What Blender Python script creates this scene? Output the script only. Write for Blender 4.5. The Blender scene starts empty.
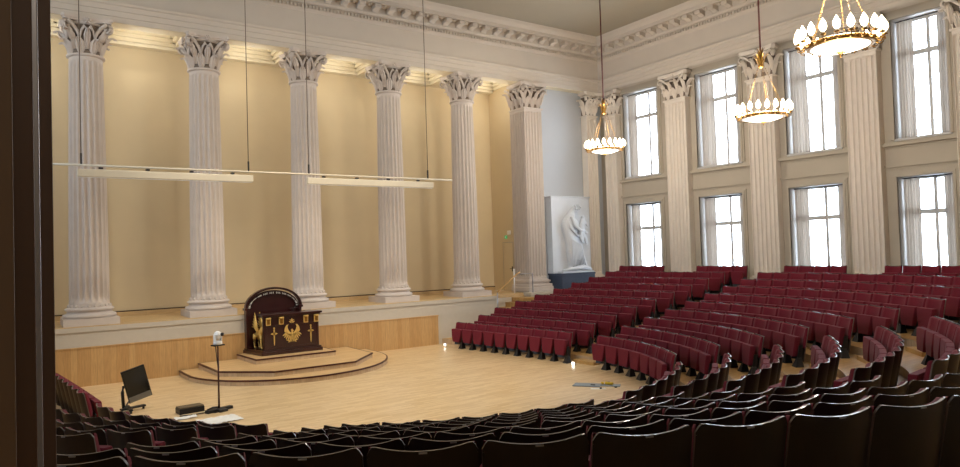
import bpy, bmesh, math, random
from mathutils import Vector, Matrix, noise
random.seed(7)
PI = math.pi
C = bpy.context.scene.collection

# ------------------------------------------------------------------ materials
def srgb(r, g, b):
    f = lambda c: (c/255/12.92) if c/255 <= .04045 else ((c/255+.055)/1.055)**2.4
    return (f(r), f(g), f(b), 1)

def mat(name, col, rough=.6, metal=0, spec=.5, noise_amt=0, noise_scale=8, coat=0, bump=0, emit=None, estr=0, sheen=0, stretch=None):
    m = bpy.data.materials.new(name); m.use_nodes = True
    nt = m.node_tree; b = nt.nodes['Principled BSDF']
    b.inputs['Base Color'].default_value = col
    b.inputs['Roughness'].default_value = rough
    b.inputs['Metallic'].default_value = metal
    b.inputs['Specular IOR Level'].default_value = spec
    b.inputs['Coat Weight'].default_value = coat
    b.inputs['Sheen Weight'].default_value = sheen
    if emit:
        b.inputs['Emission Color'].default_value = emit
        b.inputs['Emission Strength'].default_value = estr
    if noise_amt or bump:
        tc = nt.nodes.new('ShaderNodeTexCoord'); mp = nt.nodes.new('ShaderNodeMapping')
        nt.links.new(tc.outputs['Object'], mp.inputs['Vector'])
        if stretch: mp.inputs['Scale'].default_value = stretch
        n = nt.nodes.new('ShaderNodeTexNoise'); n.inputs['Scale'].default_value = noise_scale; n.inputs['Detail'].default_value = 5
        nt.links.new(mp.outputs['Vector'], n.inputs['Vector'])
        if noise_amt:
            mr = nt.nodes.new('ShaderNodeMapRange')
            mr.inputs['From Min'].default_value = .3; mr.inputs['From Max'].default_value = .7
            mr.inputs['To Min'].default_value = 1-noise_amt; mr.inputs['To Max'].default_value = 1+noise_amt
            nt.links.new(n.outputs['Fac'], mr.inputs['Value'])
            mx = nt.nodes.new('ShaderNodeVectorMath'); mx.operation = 'SCALE'
            mx.inputs[0].default_value = col[:3]
            nt.links.new(mr.outputs['Result'], mx.inputs['Scale'])
            nt.links.new(mx.outputs['Vector'], b.inputs['Base Color'])
        if bump:
            bp = nt.nodes.new('ShaderNodeBump'); bp.inputs['Strength'].default_value = bump; bp.inputs['Distance'].default_value = .01
            nt.links.new(n.outputs['Fac'], bp.inputs['Height']); nt.links.new(bp.outputs['Normal'], b.inputs['Normal'])
    return m

def wood_planks(name, c1, c2, axes, bw, bh, rough, mortar=.004, coat=0, grain=.12):
    m = bpy.data.materials.new(name); m.use_nodes = True
    nt = m.node_tree; b = nt.nodes['Principled BSDF']
    tc = nt.nodes.new('ShaderNodeTexCoord'); mp = nt.nodes.new('ShaderNodeMapping')
    sp = nt.nodes.new('ShaderNodeSeparateXYZ'); cb_ = nt.nodes.new('ShaderNodeCombineXYZ')
    nt.links.new(tc.outputs['Object'], sp.inputs[0])
    for i_, ax in enumerate(axes): nt.links.new(sp.outputs['XYZ'.index(ax)], cb_.inputs[i_])
    nt.links.new(cb_.outputs[0], mp.inputs['Vector'])
    br = nt.nodes.new('ShaderNodeTexBrick')
    br.inputs['Color1'].default_value = c1; br.inputs['Color2'].default_value = c2
    br.inputs['Mortar'].default_value = tuple(x*.72 for x in c1[:3])+(1,)
    br.inputs['Scale'].default_value = 1; br.inputs['Mortar Size'].default_value = mortar
    br.inputs['Brick Width'].default_value = bw; br.inputs['Row Height'].default_value = bh
    nt.links.new(mp.outputs['Vector'], br.inputs['Vector'])
    n = nt.nodes.new('ShaderNodeTexNoise'); n.inputs['Scale'].default_value = 3; n.inputs['Detail'].default_value = 6
    mp2 = nt.nodes.new('ShaderNodeMapping'); mp2.inputs['Scale'].default_value = (1.2, 14, 14)
    nt.links.new(mp.outputs['Vector'], mp2.inputs['Vector']); nt.links.new(mp2.outputs['Vector'], n.inputs['Vector'])
    mr = nt.nodes.new('ShaderNodeMapRange'); mr.inputs['From Min'].default_value = .3; mr.inputs['From Max'].default_value = .7
    mr.inputs['To Min'].default_value = 1-grain; mr.inputs['To Max'].default_value = 1+grain
    nt.links.new(n.outputs['Fac'], mr.inputs['Value'])
    mx = nt.nodes.new('ShaderNodeVectorMath'); mx.operation = 'SCALE'
    nt.links.new(br.outputs['Color'], mx.inputs[0]); nt.links.new(mr.outputs['Result'], mx.inputs['Scale'])
    nt.links.new(mx.outputs['Vector'], b.inputs['Base Color'])
    b.inputs['Roughness'].default_value = rough; b.inputs['Coat Weight'].default_value = coat
    b.inputs['Coat Roughness'].default_value = .15
    return m

def glass_mat():
    m = bpy.data.materials.new('window_glass'); m.use_nodes = True
    nt = m.node_tree; nt.nodes.clear()
    o = nt.nodes.new('ShaderNodeOutputMaterial'); t = nt.nodes.new('ShaderNodeBsdfTransparent')
    t.inputs['Color'].default_value = (.96, .98, 1, 1)
    g = nt.nodes.new('ShaderNodeBsdfGlossy'); g.inputs['Roughness'].default_value = .02
    fr = nt.nodes.new('ShaderNodeFresnel'); fr.inputs['IOR'].default_value = 1.35
    mx = nt.nodes.new('ShaderNodeMixShader')
    nt.links.new(fr.outputs[0], mx.inputs[0]); nt.links.new(t.outputs[0], mx.inputs[1]); nt.links.new(g.outputs[0], mx.inputs[2])
    nt.links.new(mx.outputs[0], o.inputs['Surface'])
    return m

def curtain_mat():
    m = bpy.data.materials.new('curtain_cloth'); m.use_nodes = True
    nt = m.node_tree; nt.nodes.clear()
    o = nt.nodes.new('ShaderNodeOutputMaterial'); d = nt.nodes.new('ShaderNodeBsdfDiffuse')
    t = nt.nodes.new('ShaderNodeBsdfTranslucent'); mx = nt.nodes.new('ShaderNodeMixShader')
    w = nt.nodes.new('ShaderNodeTexNoise'); w.inputs['Scale'].default_value = 30
    tc = nt.nodes.new('ShaderNodeTexCoord'); nt.links.new(tc.outputs['Object'], w.inputs['Vector'])
    cr = nt.nodes.new('ShaderNodeValToRGB'); cr.color_ramp.elements[0].color = srgb(170, 160, 150); cr.color_ramp.elements[1].color = srgb(200, 190, 180)
    nt.links.new(w.outputs['Fac'], cr.inputs['Fac'])
    nt.links.new(cr.outputs['Color'], d.inputs['Color']); nt.links.new(cr.outputs['Color'], t.inputs['Color'])
    mx.inputs[0].default_value = .17
    nt.links.new(d.outputs[0], mx.inputs[1]); nt.links.new(t.outputs[0], mx.inputs[2]); nt.links.new(mx.outputs[0], o.inputs['Surface'])
    return m

M = dict(
    cream=mat('cream_wall_paint', srgb(210, 192, 157), .85, noise_amt=.025, noise_scale=1.2),
    plaster=mat('white_plaster', srgb(200, 189, 180), .75, noise_amt=.03, noise_scale=4),
    entab=mat('entablature_plaster', srgb(200, 190, 178), .8, noise_amt=.02, noise_scale=2),
    bell_shade=mat('plaster_bell_shade', srgb(120, 106, 94), .9, noise_amt=.15, noise_scale=9),  # darker capital bell, its colour standing in for shade behind the leaves
    soffit=mat('soffit_plaster', srgb(232, 222, 196), .8, noise_amt=.01),
    ceiling=mat('ceiling_paint', srgb(162, 155, 140), .9, noise_amt=.02, noise_scale=.7),
    taupe=mat('taupe_wall_paint', srgb(182, 171, 154), .85, noise_amt=.02, noise_scale=1.5),
    pilaster=mat('pilaster_plaster', srgb(226, 216, 204), .75, noise_amt=.03, noise_scale=4),
    greywall=mat('blue_grey_wall_paint', srgb(186, 190, 196), .85, noise_amt=.02, noise_scale=1),
    band=mat('stage_band_paint', srgb(196, 188, 174), .8, noise_amt=.02),
    floor=wood_planks('parquet', srgb(228, 201, 158), srgb(208, 176, 128), 'XYZ', .55, .075, .35, .0012, .25, .07),
    stagefloor=wood_planks('stage_boards', srgb(200, 172, 128), srgb(188, 158, 112), 'XYZ', 1.2, .12, .5, .003),
    panel=wood_planks('oak_panel', srgb(196, 158, 106), srgb(184, 144, 92), 'ZXY', 4, .16, .5, .004),
    step=wood_planks('step_boards', srgb(214, 180, 130), srgb(204, 168, 118), 'XYZ', 1.0, .12, .4, .002, .15),
    riser=wood_planks('step_riser_veneer', srgb(196, 170, 138), srgb(186, 158, 124), 'ZXY', 2, .1, .5, .003),
    tread=wood_planks('tier_boards', srgb(190, 150, 90), srgb(176, 136, 78), 'XYZ', 1.0, .1, .45, .002, .1),
    nosing=mat('dark_nosing', srgb(64, 22, 18), .4, noise_amt=.1, noise_scale=20),
    mahogany=mat('mahogany', srgb(46, 13, 14), .3, noise_amt=.25, noise_scale=3, stretch=(1, 1, .15), coat=.4),
    gold=mat('gilding', srgb(222, 186, 106), .5, metal=.45, noise_amt=.12, noise_scale=30),
    red=mat('maroon_wool', srgb(106, 27, 41), .9, noise_amt=.12, noise_scale=60, sheen=.06, spec=.25, bump=.15),
    shell=mat('dark_lacquered_plywood', srgb(30, 19, 17), .38, noise_amt=.15, noise_scale=4, stretch=(6, 6, .6), spec=.5),
    edge=mat('pale_plywood_edge', srgb(104, 92, 84), .45, noise_amt=.1, noise_scale=40, coat=.2),
    black=mat('black_metal', srgb(20, 19, 20), .45, noise_amt=.1, noise_scale=30),
    screen=mat('black_screen', srgb(12, 12, 13), .2, noise_amt=.05, noise_scale=3),
    grey=mat('grey_plastic', srgb(120, 118, 112), .5, noise_amt=.05),
    white=mat('white_plastic', srgb(232, 232, 230), .4, noise_amt=.02),
    paper=mat('white_sheet', srgb(225, 224, 218), .6, noise_amt=.05, noise_scale=10),
    bronze=mat('gilt_bronze', srgb(150, 112, 52), .35, metal=.8, noise_amt=.15, noise_scale=25),
    rod=mat('dark_red_rod', srgb(84, 34, 30), .5, noise_amt=.05),
    bulb=mat('lit_lamp_glass', (1, .9, .72, 1), .4, emit=(1, .84, .58, 1), estr=11),
    dish=mat('lit_frosted_dish', (1, .95, .88, 1), .4, emit=(1, .90, .74, 1), estr=3.2),
    smalllamp=mat('lit_step_lamp', (1, .95, .88, 1), .4, emit=(1, .93, .82, 1), estr=6),
    sash=mat('sash_paint', srgb(190, 188, 186), .6, noise_amt=.04),
    frame=mat('window_frame_paint', srgb(196, 194, 192), .6, noise_amt=.03),
    marble=mat('white_relief_plaster', srgb(210, 214, 220), .6, noise_amt=.03, noise_scale=3),
    bluebox=mat('slate_blue_pedestal', srgb(62, 72, 92), .6, noise_amt=.06),
    darkbrown=mat('dark_brown_door_paint', srgb(84, 60, 42), .55, noise_amt=.06, noise_scale=6, stretch=(1, 1, .1)),
    brown=mat('brown_door_paint', srgb(104, 82, 60), .6, noise_amt=.06, noise_scale=5, stretch=(1, 1, .1)),
    alu=mat('brushed_aluminium', srgb(170, 170, 176), .35, metal=.6, noise_amt=.05),
    bar=mat('cream_enamel', srgb(206, 196, 174), .45, noise_amt=.02),
    wire=mat('dark_wire', srgb(92, 78, 62), .6, noise_amt=.05),
    green=mat('green_sign', srgb(60, 150, 90), .5, emit=srgb(60, 170, 100), estr=.6),
    yellow=mat('yellow_plastic', srgb(214, 176, 40), .5, noise_amt=.05),
    gunmetal=mat('grey_blue_cover', srgb(124, 134, 140), .5, noise_amt=.08),
    dark=mat('shadow_gap', srgb(66, 46, 30), .8, noise_amt=.05),
    glass=glass_mat(), curtain=curtain_mat(),
)

# ------------------------------------------------------------------ mesh helpers
class MB:
    def __init__(s): s.v = []; s.f = []; s.m = []; s.mats = []; s.sm = []
    def mi(s, m):
        if m not in s.mats: s.mats.append(m)
        return s.mats.index(m)
    def add(s, vs, fs, m, smooth=False, T=None):
        o = len(s.v); k = s.mi(m)
        if T is not None: vs = [tuple(T @ Vector(p)) for p in vs]
        s.v += [tuple(p) for p in vs]
        for f in fs: s.f.append(tuple(i+o for i in f)); s.m.append(k); s.sm.append(smooth)
        return s
    def box(s, x0, x1, y0, y1, z0, z1, m, T=None):
        v = [(x, y, z) for z in (z0, z1) for y in (y0, y1) for x in (x0, x1)]
        return s.add(v, [(0, 2, 3, 1), (4, 5, 7, 6), (0, 1, 5, 4), (2, 6, 7, 3), (0, 4, 6, 2), (1, 3, 7, 5)], m, T=T)
    def prism(s, pts, z0, z1, m, T=None, smooth=False):     # pts: CCW outline in x,y
        n = len(pts)
        v = [(x, y, z0) for x, y in pts]+[(x, y, z1) for x, y in pts]
        f = [(i, (i+1) % n, n+(i+1) % n, n+i) for i in range(n)]+[tuple(range(n))[::-1], tuple(range(n, 2*n))]
        return s.add(v, f, m, T=T, smooth=smooth)
    def lathe(s, prof, m, n=32, T=None, smooth=True, c=(0, 0)):
        v = []; f = []
        for r, z in prof:
            for i in range(n):
                a = 2*PI*i/n; v.append((c[0]+r*math.cos(a), c[1]+r*math.sin(a), z))
        for j in range(len(prof)-1):
            for i in range(n):
                f.append((j*n+i, j*n+(i+1) % n, (j+1)*n+(i+1) % n, (j+1)*n+i))
        f.append(tuple(range(n))[::-1]); f.append(tuple((len(prof)-1)*n+i for i in range(n)))
        return s.add(v, f, m, smooth, T)
    def tube(s, pts, r, m, n=6, T=None, smooth=True):
        pts = [Vector(p) for p in pts]; v = []; f = []
        rr = r if isinstance(r, (list, tuple)) else [r]*len(pts)
        up = Vector((0, 0, 1))
        for i, p in enumerate(pts):
            d = (pts[min(i+1, len(pts)-1)]-pts[max(i-1, 0)]).normalized()
            a = d.cross(up)
            if a.length < 1e-3: a = d.cross(Vector((1, 0, 0)))
            a.normalize(); b = d.cross(a).normalized()
            for k in range(n):
                t = 2*PI*k/n; v.append(tuple(p+(a*math.cos(t)+b*math.sin(t))*rr[i]))
        for j in range(len(pts)-1):
            for k in range(n): f.append((j*n+k, (j+1)*n+k, (j+1)*n+(k+1) % n, j*n+(k+1) % n))
        f.append(tuple(range(n))); f.append(tuple((len(pts)-1)*n+k for k in range(n))[::-1])
        return s.add(v, f, m, smooth, T)
    def ball(s, c, r, m, n=10, T=None):
        rx, ry, rz = r if isinstance(r, (list, tuple)) else (r, r, r)
        k = n//2+1; v = [(c[0], c[1], c[2]-rz)]; f = []
        for j in range(1, k):
            t = -PI/2+PI*j/k
            for i in range(n):
                a = 2*PI*i/n; v.append((c[0]+rx*math.cos(t)*math.cos(a), c[1]+ry*math.cos(t)*math.sin(a), c[2]+rz*math.sin(t)))
        v.append((c[0], c[1], c[2]+rz)); L = len(v)-1
        for i in range(n): f.append((0, 1+(i+1) % n, 1+i)); f.append((L, L-n+i, L-n+(i+1) % n))
        for j in range(k-2):
            for i in range(n):
                a = 1+j*n; f.append((a+i, a+(i+1) % n, a+n+(i+1) % n, a+n+i))
        return s.add(v, f, m, True, T)
    def grid(s, rows, m, smooth=True, close=False, thick=None, T=None):      # rows of points -> sheet
        nr = len(rows); nc = len(rows[0]); v = [p for r in rows for p in r]; f = []
        for j in range(nr-1):
            for i in range(nc-(0 if close else 1)):
                f.append((j*nc+i, j*nc+(i+1) % nc, (j+1)*nc+(i+1) % nc, (j+1)*nc+i))
        return s.add(v, f, m, smooth, T)
    def mesh(s, name):
        me = bpy.data.meshes.new(name); me.from_pydata(s.v, [], s.f)
        for m in s.mats: me.materials.append(m)
        me.polygons.foreach_set('material_index', s.m); me.polygons.foreach_set('use_smooth', s.sm)
        bm = bmesh.new(); bm.from_mesh(me); bmesh.ops.recalc_face_normals(bm, faces=bm.faces); bm.to_mesh(me); bm.free()
        me.update(); return me
    def build(s, name, parent=None, loc=None, bevel=0):
        o = bpy.data.objects.new(name, s.mesh(name)); C.objects.link(o)
        if parent: o.parent = parent
        if loc: o.location = loc
        if bevel:
            b = o.modifiers.new('bevel', 'BEVEL'); b.width = bevel; b.segments = 2; b.limit_method = 'ANGLE'; b.angle_limit = .6
        return o

def tag(o, label=None, cat=None, group=None, kind=None):
    if label: o['label'] = label
    if cat: o['category'] = cat
    if group: o['group'] = group
    if kind: o['kind'] = kind
    return o
def empty(name, loc=(0, 0, 0), rz=0, label=None, cat=None, group=None):
    o = bpy.data.objects.new(name, None); o.empty_display_size = .2; C.objects.link(o)
    o.location = loc; o.rotation_euler = (0, 0, rz)
    return tag(o, label, cat, group)
def children_of(o, kids): return kids.get(o.name, [])
def dup(root, parts, loc, rz=0, label=None, group=None, scale=None):
    r = root.copy(); C.objects.link(r); r.location = loc; r.rotation_euler = (0, 0, rz)
    if scale: r.scale = scale
    if label: r['label'] = label
    if group: r['group'] = group
    for c in parts:
        d = c.copy(); C.objects.link(d); d.parent = r
    return r
def struct(mb, name, **k): return tag(mb.build(name, **k), kind='structure')

# ------------------------------------------------------------------ camera
CAM = Vector((-15.167, -22.891, 3.398))
yaw, pitch, roll = .6062, .0266, -.0307
fwd = Vector((math.sin(yaw)*math.cos(pitch), math.cos(yaw)*math.cos(pitch), math.sin(pitch)))
rt = Vector((math.cos(yaw), -math.sin(yaw), 0)); up = rt.cross(fwd)
r2 = rt*math.cos(roll)+up*math.sin(roll); u2 = -rt*math.sin(roll)+up*math.cos(roll)
cd = bpy.data.cameras.new('camera'); cam = bpy.data.objects.new('camera', cd); C.objects.link(cam)
R3 = Matrix((r2, u2, -fwd)).transposed()
cam.matrix_world = Matrix.Translation(CAM) @ R3.to_4x4()
cd.sensor_width = 36; cd.lens = 683.08*36/960; cd.clip_start = .05; cd.clip_end = 300
bpy.context.scene.camera = cam
def px(p):
    v = Vector(p)-CAM; d = v.dot(fwd)
    if d < .05: return None
    return (480+683.08*v.dot(r2)/d, 233.5-683.08*v.dot(u2)/d, d)

# ------------------------------------------------------------------ room dimensions
XL, XR, YR, ZC = -22.6, 7.8, -21.95, 12.8       # left wall, window wall face, rear wall face, ceiling
ZST = 1.65                                       # stage floor
ZT9 = 1.69                                       # top tier

# ---- floor of the arena
fl = MB(); fl.box(XL-.3, XR+.3, YR-3, -.9, -.2, 0, M['floor']); struct(fl, 'floor')

# ---- seating curves
CX, CY = -7.5, -8.3
def lerp(t, pts):
    if t <= pts[0][0]: return pts[0][1]
    for (a, b), (c, d) in zip(pts, pts[1:]):
        if t <= c: return b+(d-b)*(t-a)/(c-a)
    return pts[-1][1]
A_ = [(-180, 6.40), (-155, 6.15), (-137, 6.02), (-126, 6.02), (-110, 6.05), (-80, 6.22), (-40, 6.46), (0, 6.36)]
B_ = [(-180, .90), (-150, .86), (-126, .84), (-100, .86), (-85, .90), (-60, .98), (-40, 1.00), (-15, .955), (0, .94)]
def rowpt(k, s):
    """k: row number (1 = front).  s in [0,1]: left straight part, [1,2]: arc, [2,3]: right straight part."""
    if 1 <= s <= 2:
        th = -180+(s-1)*180
        r = lerp(th, A_)+lerp(th, B_)*(k-1)
        return Vector((CX+r*math.cos(math.radians(th)), CY+r*math.sin(math.radians(th)), 0))
    if s > 2:
        t = s-2; y = CY+t*(-.9-CY)
        x0 = CX+lerp(0, A_)+lerp(0, B_)*(k-1)
        dx = -.85+.06*(k-1)
        return Vector((x0+dx*t**1.6, y, 0))
    t = 1-s; y = CY+t*(-.9-CY)
    x0 = CX-(lerp(-180, A_)+lerp(-180, B_)*(k-1))
    return Vector((x0-.75*t**1.2, y, 0))
RISE = .188
tiers = MB()
N = 150
ss = [3*i/N for i in range(N+1)]
for k in range(2, 11):
    z = RISE*(k-1); ka = k-.80; kb = k+.20
    inner = [rowpt(ka, s) for s in ss]
    if k < 10: outer = [rowpt(kb, s) for s in ss]
    else:
        outer = []
        for p in inner:
            d = Vector((p.x-CX, p.y-CY, 0))
            if p.y > CY: d = Vector((1 if p.x > CX else -1, 0, 0))
            d.normalize(); t = 1e9
            if d.x > 1e-6: t = min(t, (XR+.3-p.x)/d.x)
            if d.x < -1e-6: t = min(t, (XL-.3-p.x)/d.x)
            if d.y < -1e-6: t = min(t, (YR-3-p.y)/d.y)
            outer.append(p+d*max(t, .01))
    iv = [(p.x, p.y, z) for p in inner]; ov = [(p.x, p.y, z) for p in outer]; lv = [(p.x, p.y, z-RISE) for p in inner]
    tiers.grid([iv, ov], M['tread'], smooth=False)
    tiers.grid([lv, iv], M['riser'], smooth=False)
struct(tiers, 'floor.001')
# solid fill at the stage ends of the tiers (right side)
cheek = MB()
for k in range(2, 11):
    z = RISE*(k-1); x = rowpt(k-.8, 3).x
    cheek.box(x, (rowpt(k+.2, 3).x if k < 10 else XR), -.9, .1 if x > 4.05 else -.88, 0, z, M['tread'])
struct(cheek, 'floor.002')

# ---- ceiling
ce = MB(); ce.box(XL-.5, XR+.5, YR-3, 3.2, ZC, ZC+.2, M['ceiling']); struct(ce, 'ceiling')

# ---- stage: platform, band, cream recess wall
st = MB(); st.box(-20.1, .8, -.88, 2.4, 1.5, ZST, M['stagefloor']); st.box(.8, 2.85, -.5, 2.4, 1.5, ZST, M['stagefloor'])
struct(st, 'floor.003')
bd = MB(); bd.box(XL, .8, -.9, -.6, 0, 1.5, M['band']); bd.box(XL, .82, -.93, -.6, 1.5, 1.63, M['band'])
bd.box(.5, .8, -.6, -.3, 0, 1.5, M['band']); bd.box(.8, 2.6, -.5, -.3, 0, 1.5, M['band'])
struct(bd, 'wall_stage_front')
pn = MB(); pn.box(-14.9-3, -1.98, -.96, -.9, 0, 1.07, M['panel']); pn.box(-17.9, -1.96, -.975, -.9, 1.05, 1.085, M['panel'])
struct(pn, 'trim_1')
cw = MB(); cw.box(-20, 2.9, 2.1, 2.4, ZST, 10.9, M['cream']); struct(cw, 'wall_back')
ce2 = MB(); ce2.box(2.86, 3.2, .515, 2.4, ZST, 10.9, M['cream']); struct(ce2, 'wall_recess_end')
ce3 = MB(); ce3.box(-20.3, -19.95, -.9, 2.4, 0, 10.9, M['cream']); ce3.box(XL-.3, -20, -.05, .3, 0, 10.9, M['taupe']); struct(ce3, 'wall_recess_left')
bb = MB(); bb.box(-20, 2.86, 2.02, 2.1, ZST, 1.80, M['stagefloor']); bb.box(-20, 2.86, 2.04, 2.1, 1.80, 1.835, M['dark']); struct(bb, 'baseboard_back')
gw = MB(); gw.box(4.14, XR+.3, .05, .3, 0, 10.5, M['greywall']); gw.box(4.14, 4.2, .3, 2.5, 0, 10.5, M['greywall']); gw.box(3.2, 4.2, 2.4, 2.5, 0, 10.9, M['greywall']); struct(gw, 'wall_beside_stage')

# ---- coffered soffit behind the architrave
so = MB()
so.box(-20, 3.2, -.4, 2.4, 10.95, 11.05, M['soffit'])
so.box(-20, 3.2, 1.75, 2.1, 10.5, 10.95, M['soffit']); so.box(-20, 7.8, -.38, .12, 10.5, 10.95, M['soffit'])
cols_x = [-16.5, -13.2, -9.9, -6.6, -3.3, 0, 3.3]
for x in cols_x: so.box(x-.42, x+.42, .1, 1.78, 10.5, 10.95, M['soffit'])
for a, b in zip(cols_x, cols_x[1:]):
    for w, z in ((.10, 10.6), (.2, 10.72), (.3, 10.84)):
        x0, x1, y0, y1 = a+.42, b-.42, .12, 1.75
        so.box(x0, x0+w, y0, y1, z, 10.95, M['soffit']); so.box(x1-w, x1, y0, y1, z, 10.95, M['soffit'])
        so.box(x0, x1, y0, y0+w, z, 10.95, M['soffit']); so.box(x0, x1, y1-w, y1, z, 10.95, M['soffit'])
struct(so, 'ceiling_recess')

# ---- entablature swept round the hall
prof = [(0, 10.5), (0, 10.66), (.03, 10.67), (.03, 10.83), (.06, 10.84), (.06, 10.98), (.11, 11.01), (.13, 11.07), (.02, 11.09), (.02, 11.84),
        (.06, 11.88), (.12, 11.92), (.12, 12.08), (.2, 12.1), (.24, 12.16), (.24, 12.4), (.62, 12.42), (.62, 12.56), (.66, 12.58), (.74, 12.68), (.78, 12.80), (-.3, 12.80), (-.3, 10.5)]
XA, YA = 7.28, -.42
def sweep(prof, m, name):
    mb = MB(); rows = []
    for o, z in prof:
        rows.append([(XL+.5+o, YR, z), (XL+.5+o, YA-o, z), (XA-o, YA-o, z), (XA-o, YR, z)])
    mb.grid(rows, m, smooth=False); return mb
en = sweep(prof, M['entab'], 'trim')
d = .13
x = XL+.7
while x < XA-.2:                                                   # dentils along the stage side
    en.box(x, x+.07, YA-.19, YA-.12, 11.94, 12.05, M['entab']); x += d
y = YA-.25
while y > -17:
    en.box(XA-.19, XA-.12, y-.07, y, 11.94, 12.05, M['entab']); y -= d
def modillion(mb, T):
    mb.add(*(lambda P: ([(x, yy, z) for x in (-.11, .11) for yy, z in P], [tuple(range(len(P))), tuple(range(len(P), 2*len(P)))[::-1]]+[(i, (i+1) % len(P), len(P)+(i+1) % len(P), len(P)+i) for i in range(len(P))]))(
        [(0, 12.40), (0, 12.2), (-.06, 12.18), (-.13, 12.24), (-.22, 12.27), (-.30, 12.25), (-.35, 12.29), (-.35, 12.40)]), M['entab'], T=T)
    mb.tube([(-.12, -.05, 12.22), (.12, -.05, 12.22)], .045, M['entab'], 8, T=T); mb.tube([(-.12, -.31, 12.29), (.12, -.31, 12.29)], .035, M['entab'], 8, T=T)
def rosette(mb, T):
    mb.ball((0, -.2, 12.37), (.05, .05, .06), M['entab'], 8, T=T)
    for i in range(6):
        a = PI*i/3; mb.ball((.075*math.cos(a), -.2+.075*math.sin(a), 12.39), (.04, .04, .03), M['entab'], 6, T=T)
n = 0; x = XA-.6
while x > XL+1.5:
    modillion(en, Matrix.Translation((x, YA-.24, 0))); rosette(en, Matrix.Translation((x-.3, YA-.24, 0))); x -= .6
y = YA-.6
while y > -17:
    T = Matrix.Translation((XA-.24, y, 0)) @ Matrix.Rotation(-PI/2, 4, 'Z')
    modillion(en, T); T2 = Matrix.Translation((XA-.24, y-.3, 0)) @ Matrix.Rotation(-PI/2, 4, 'Z'); rosette(en, T2); y -= .6
struct(en, 'trim_2')

# ---- columns ---------------------------------------------------------
def flutes(mb, r0, r1, z0, z1, m, nf=20, sub=6):
    rows = []; n = nf*sub; zs = [z0, z0+.12, z0+.2, z0+.28, z0+(z1-z0)*.35, z0+(z1-z0)*.7, z1-.25, z1-.17, z1-.1, z1]
    for j, z in enumerate(zs):
        t = (z-z0)/(z1-z0); r = r0+(r1-r0)*t**1.4
        dep = {0: 0, 1: 0, 2: .65, 7: .65, 8: 0, 9: 0}.get(j, 1)*.06*r/.5
        row = []
        for i in range(n):
            a = 2*PI*i/n; u = (i % sub)/sub
            f = 0 if u < .17 else math.sin((u-.17)/(1-.17)*PI)
            rr = r-dep*f; row.append((rr*math.cos(a), rr*math.sin(a), z))
        rows.append(row)
    mb.grid(rows, m, smooth=False, close=True)
def leaf(mb, P, out, tan, h, w, curl, m, lean=.05):
    """acanthus leaf: P base point, out = outward unit, tan = sideways unit"""
    P = Vector(P); out = Vector(out); tan = Vector(tan); rows = []
    prof_ = [(0, 0, .55), (.25, lean*.5, .8), (.5, lean, 1), (.72, lean+curl*.22, .95), (.88, lean+curl*.55, .75), (.97, lean+curl*.9, .5), (.93, lean+curl*1.15, .3), (.84, lean+curl*1.2, .12)]
    for j, (t, o, ww) in enumerate(prof_):
        c = P+Vector((0, 0, h*t))+out*o; row = []
        for i, u in enumerate((-1, -.62, -.3, 0, .3, .62, 1)):
            ridge = (.022 if i % 2 else -.012) if i != 3 else .03
            jag = 1.0 if j % 2 else .86
            row.append(tuple(c+tan*(u*w*.5*ww*jag)+out*(ridge-abs(u)**2*.03)))
        rows.append(row)
    mb.grid(rows, m, smooth=False)
    back = [[tuple(Vector(p)-out*.02-Vector((0, 0, 0))) for p in r] for r in rows]
    mb.grid(back, m, smooth=False)
def spiral(mb, P, out, size, m, z, thick=.045, hw=.05, flip=1):
    """volute scroll in the vertical plane through P along out"""
    P = Vector(P); out = Vector(out).normalized(); side = Vector((-out.y, out.x, 0)); pts = []
    for i in range(22):
        a = -PI*.5+i*.36; r = size*(1-i/25)
        pts.append(P+out*(math.cos(a)*r*flip)+Vector((0, 0, z+math.sin(a)*r)))
    v = []; f = []
    for p in pts:
        for s_ in (-1, 1): v.append(tuple(p+side*hw*s_))
    for i in range(len(pts)-1): f.append((2*i, 2*i+1, 2*i+3, 2*i+2))
    mb.add(v, f, m, True)
    mb.tube(pts, thick*.5, m, 6)
    for s_ in (-1, 1): mb.tube([p+side*hw*s_ for p in pts], thick*.35, m, 5)
def stalk(mb, pts, m, r=.04): mb.tube(pts, [r*(.7+.5*i/(len(pts)-1)) for i in range(len(pts))], m, 6)

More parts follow.
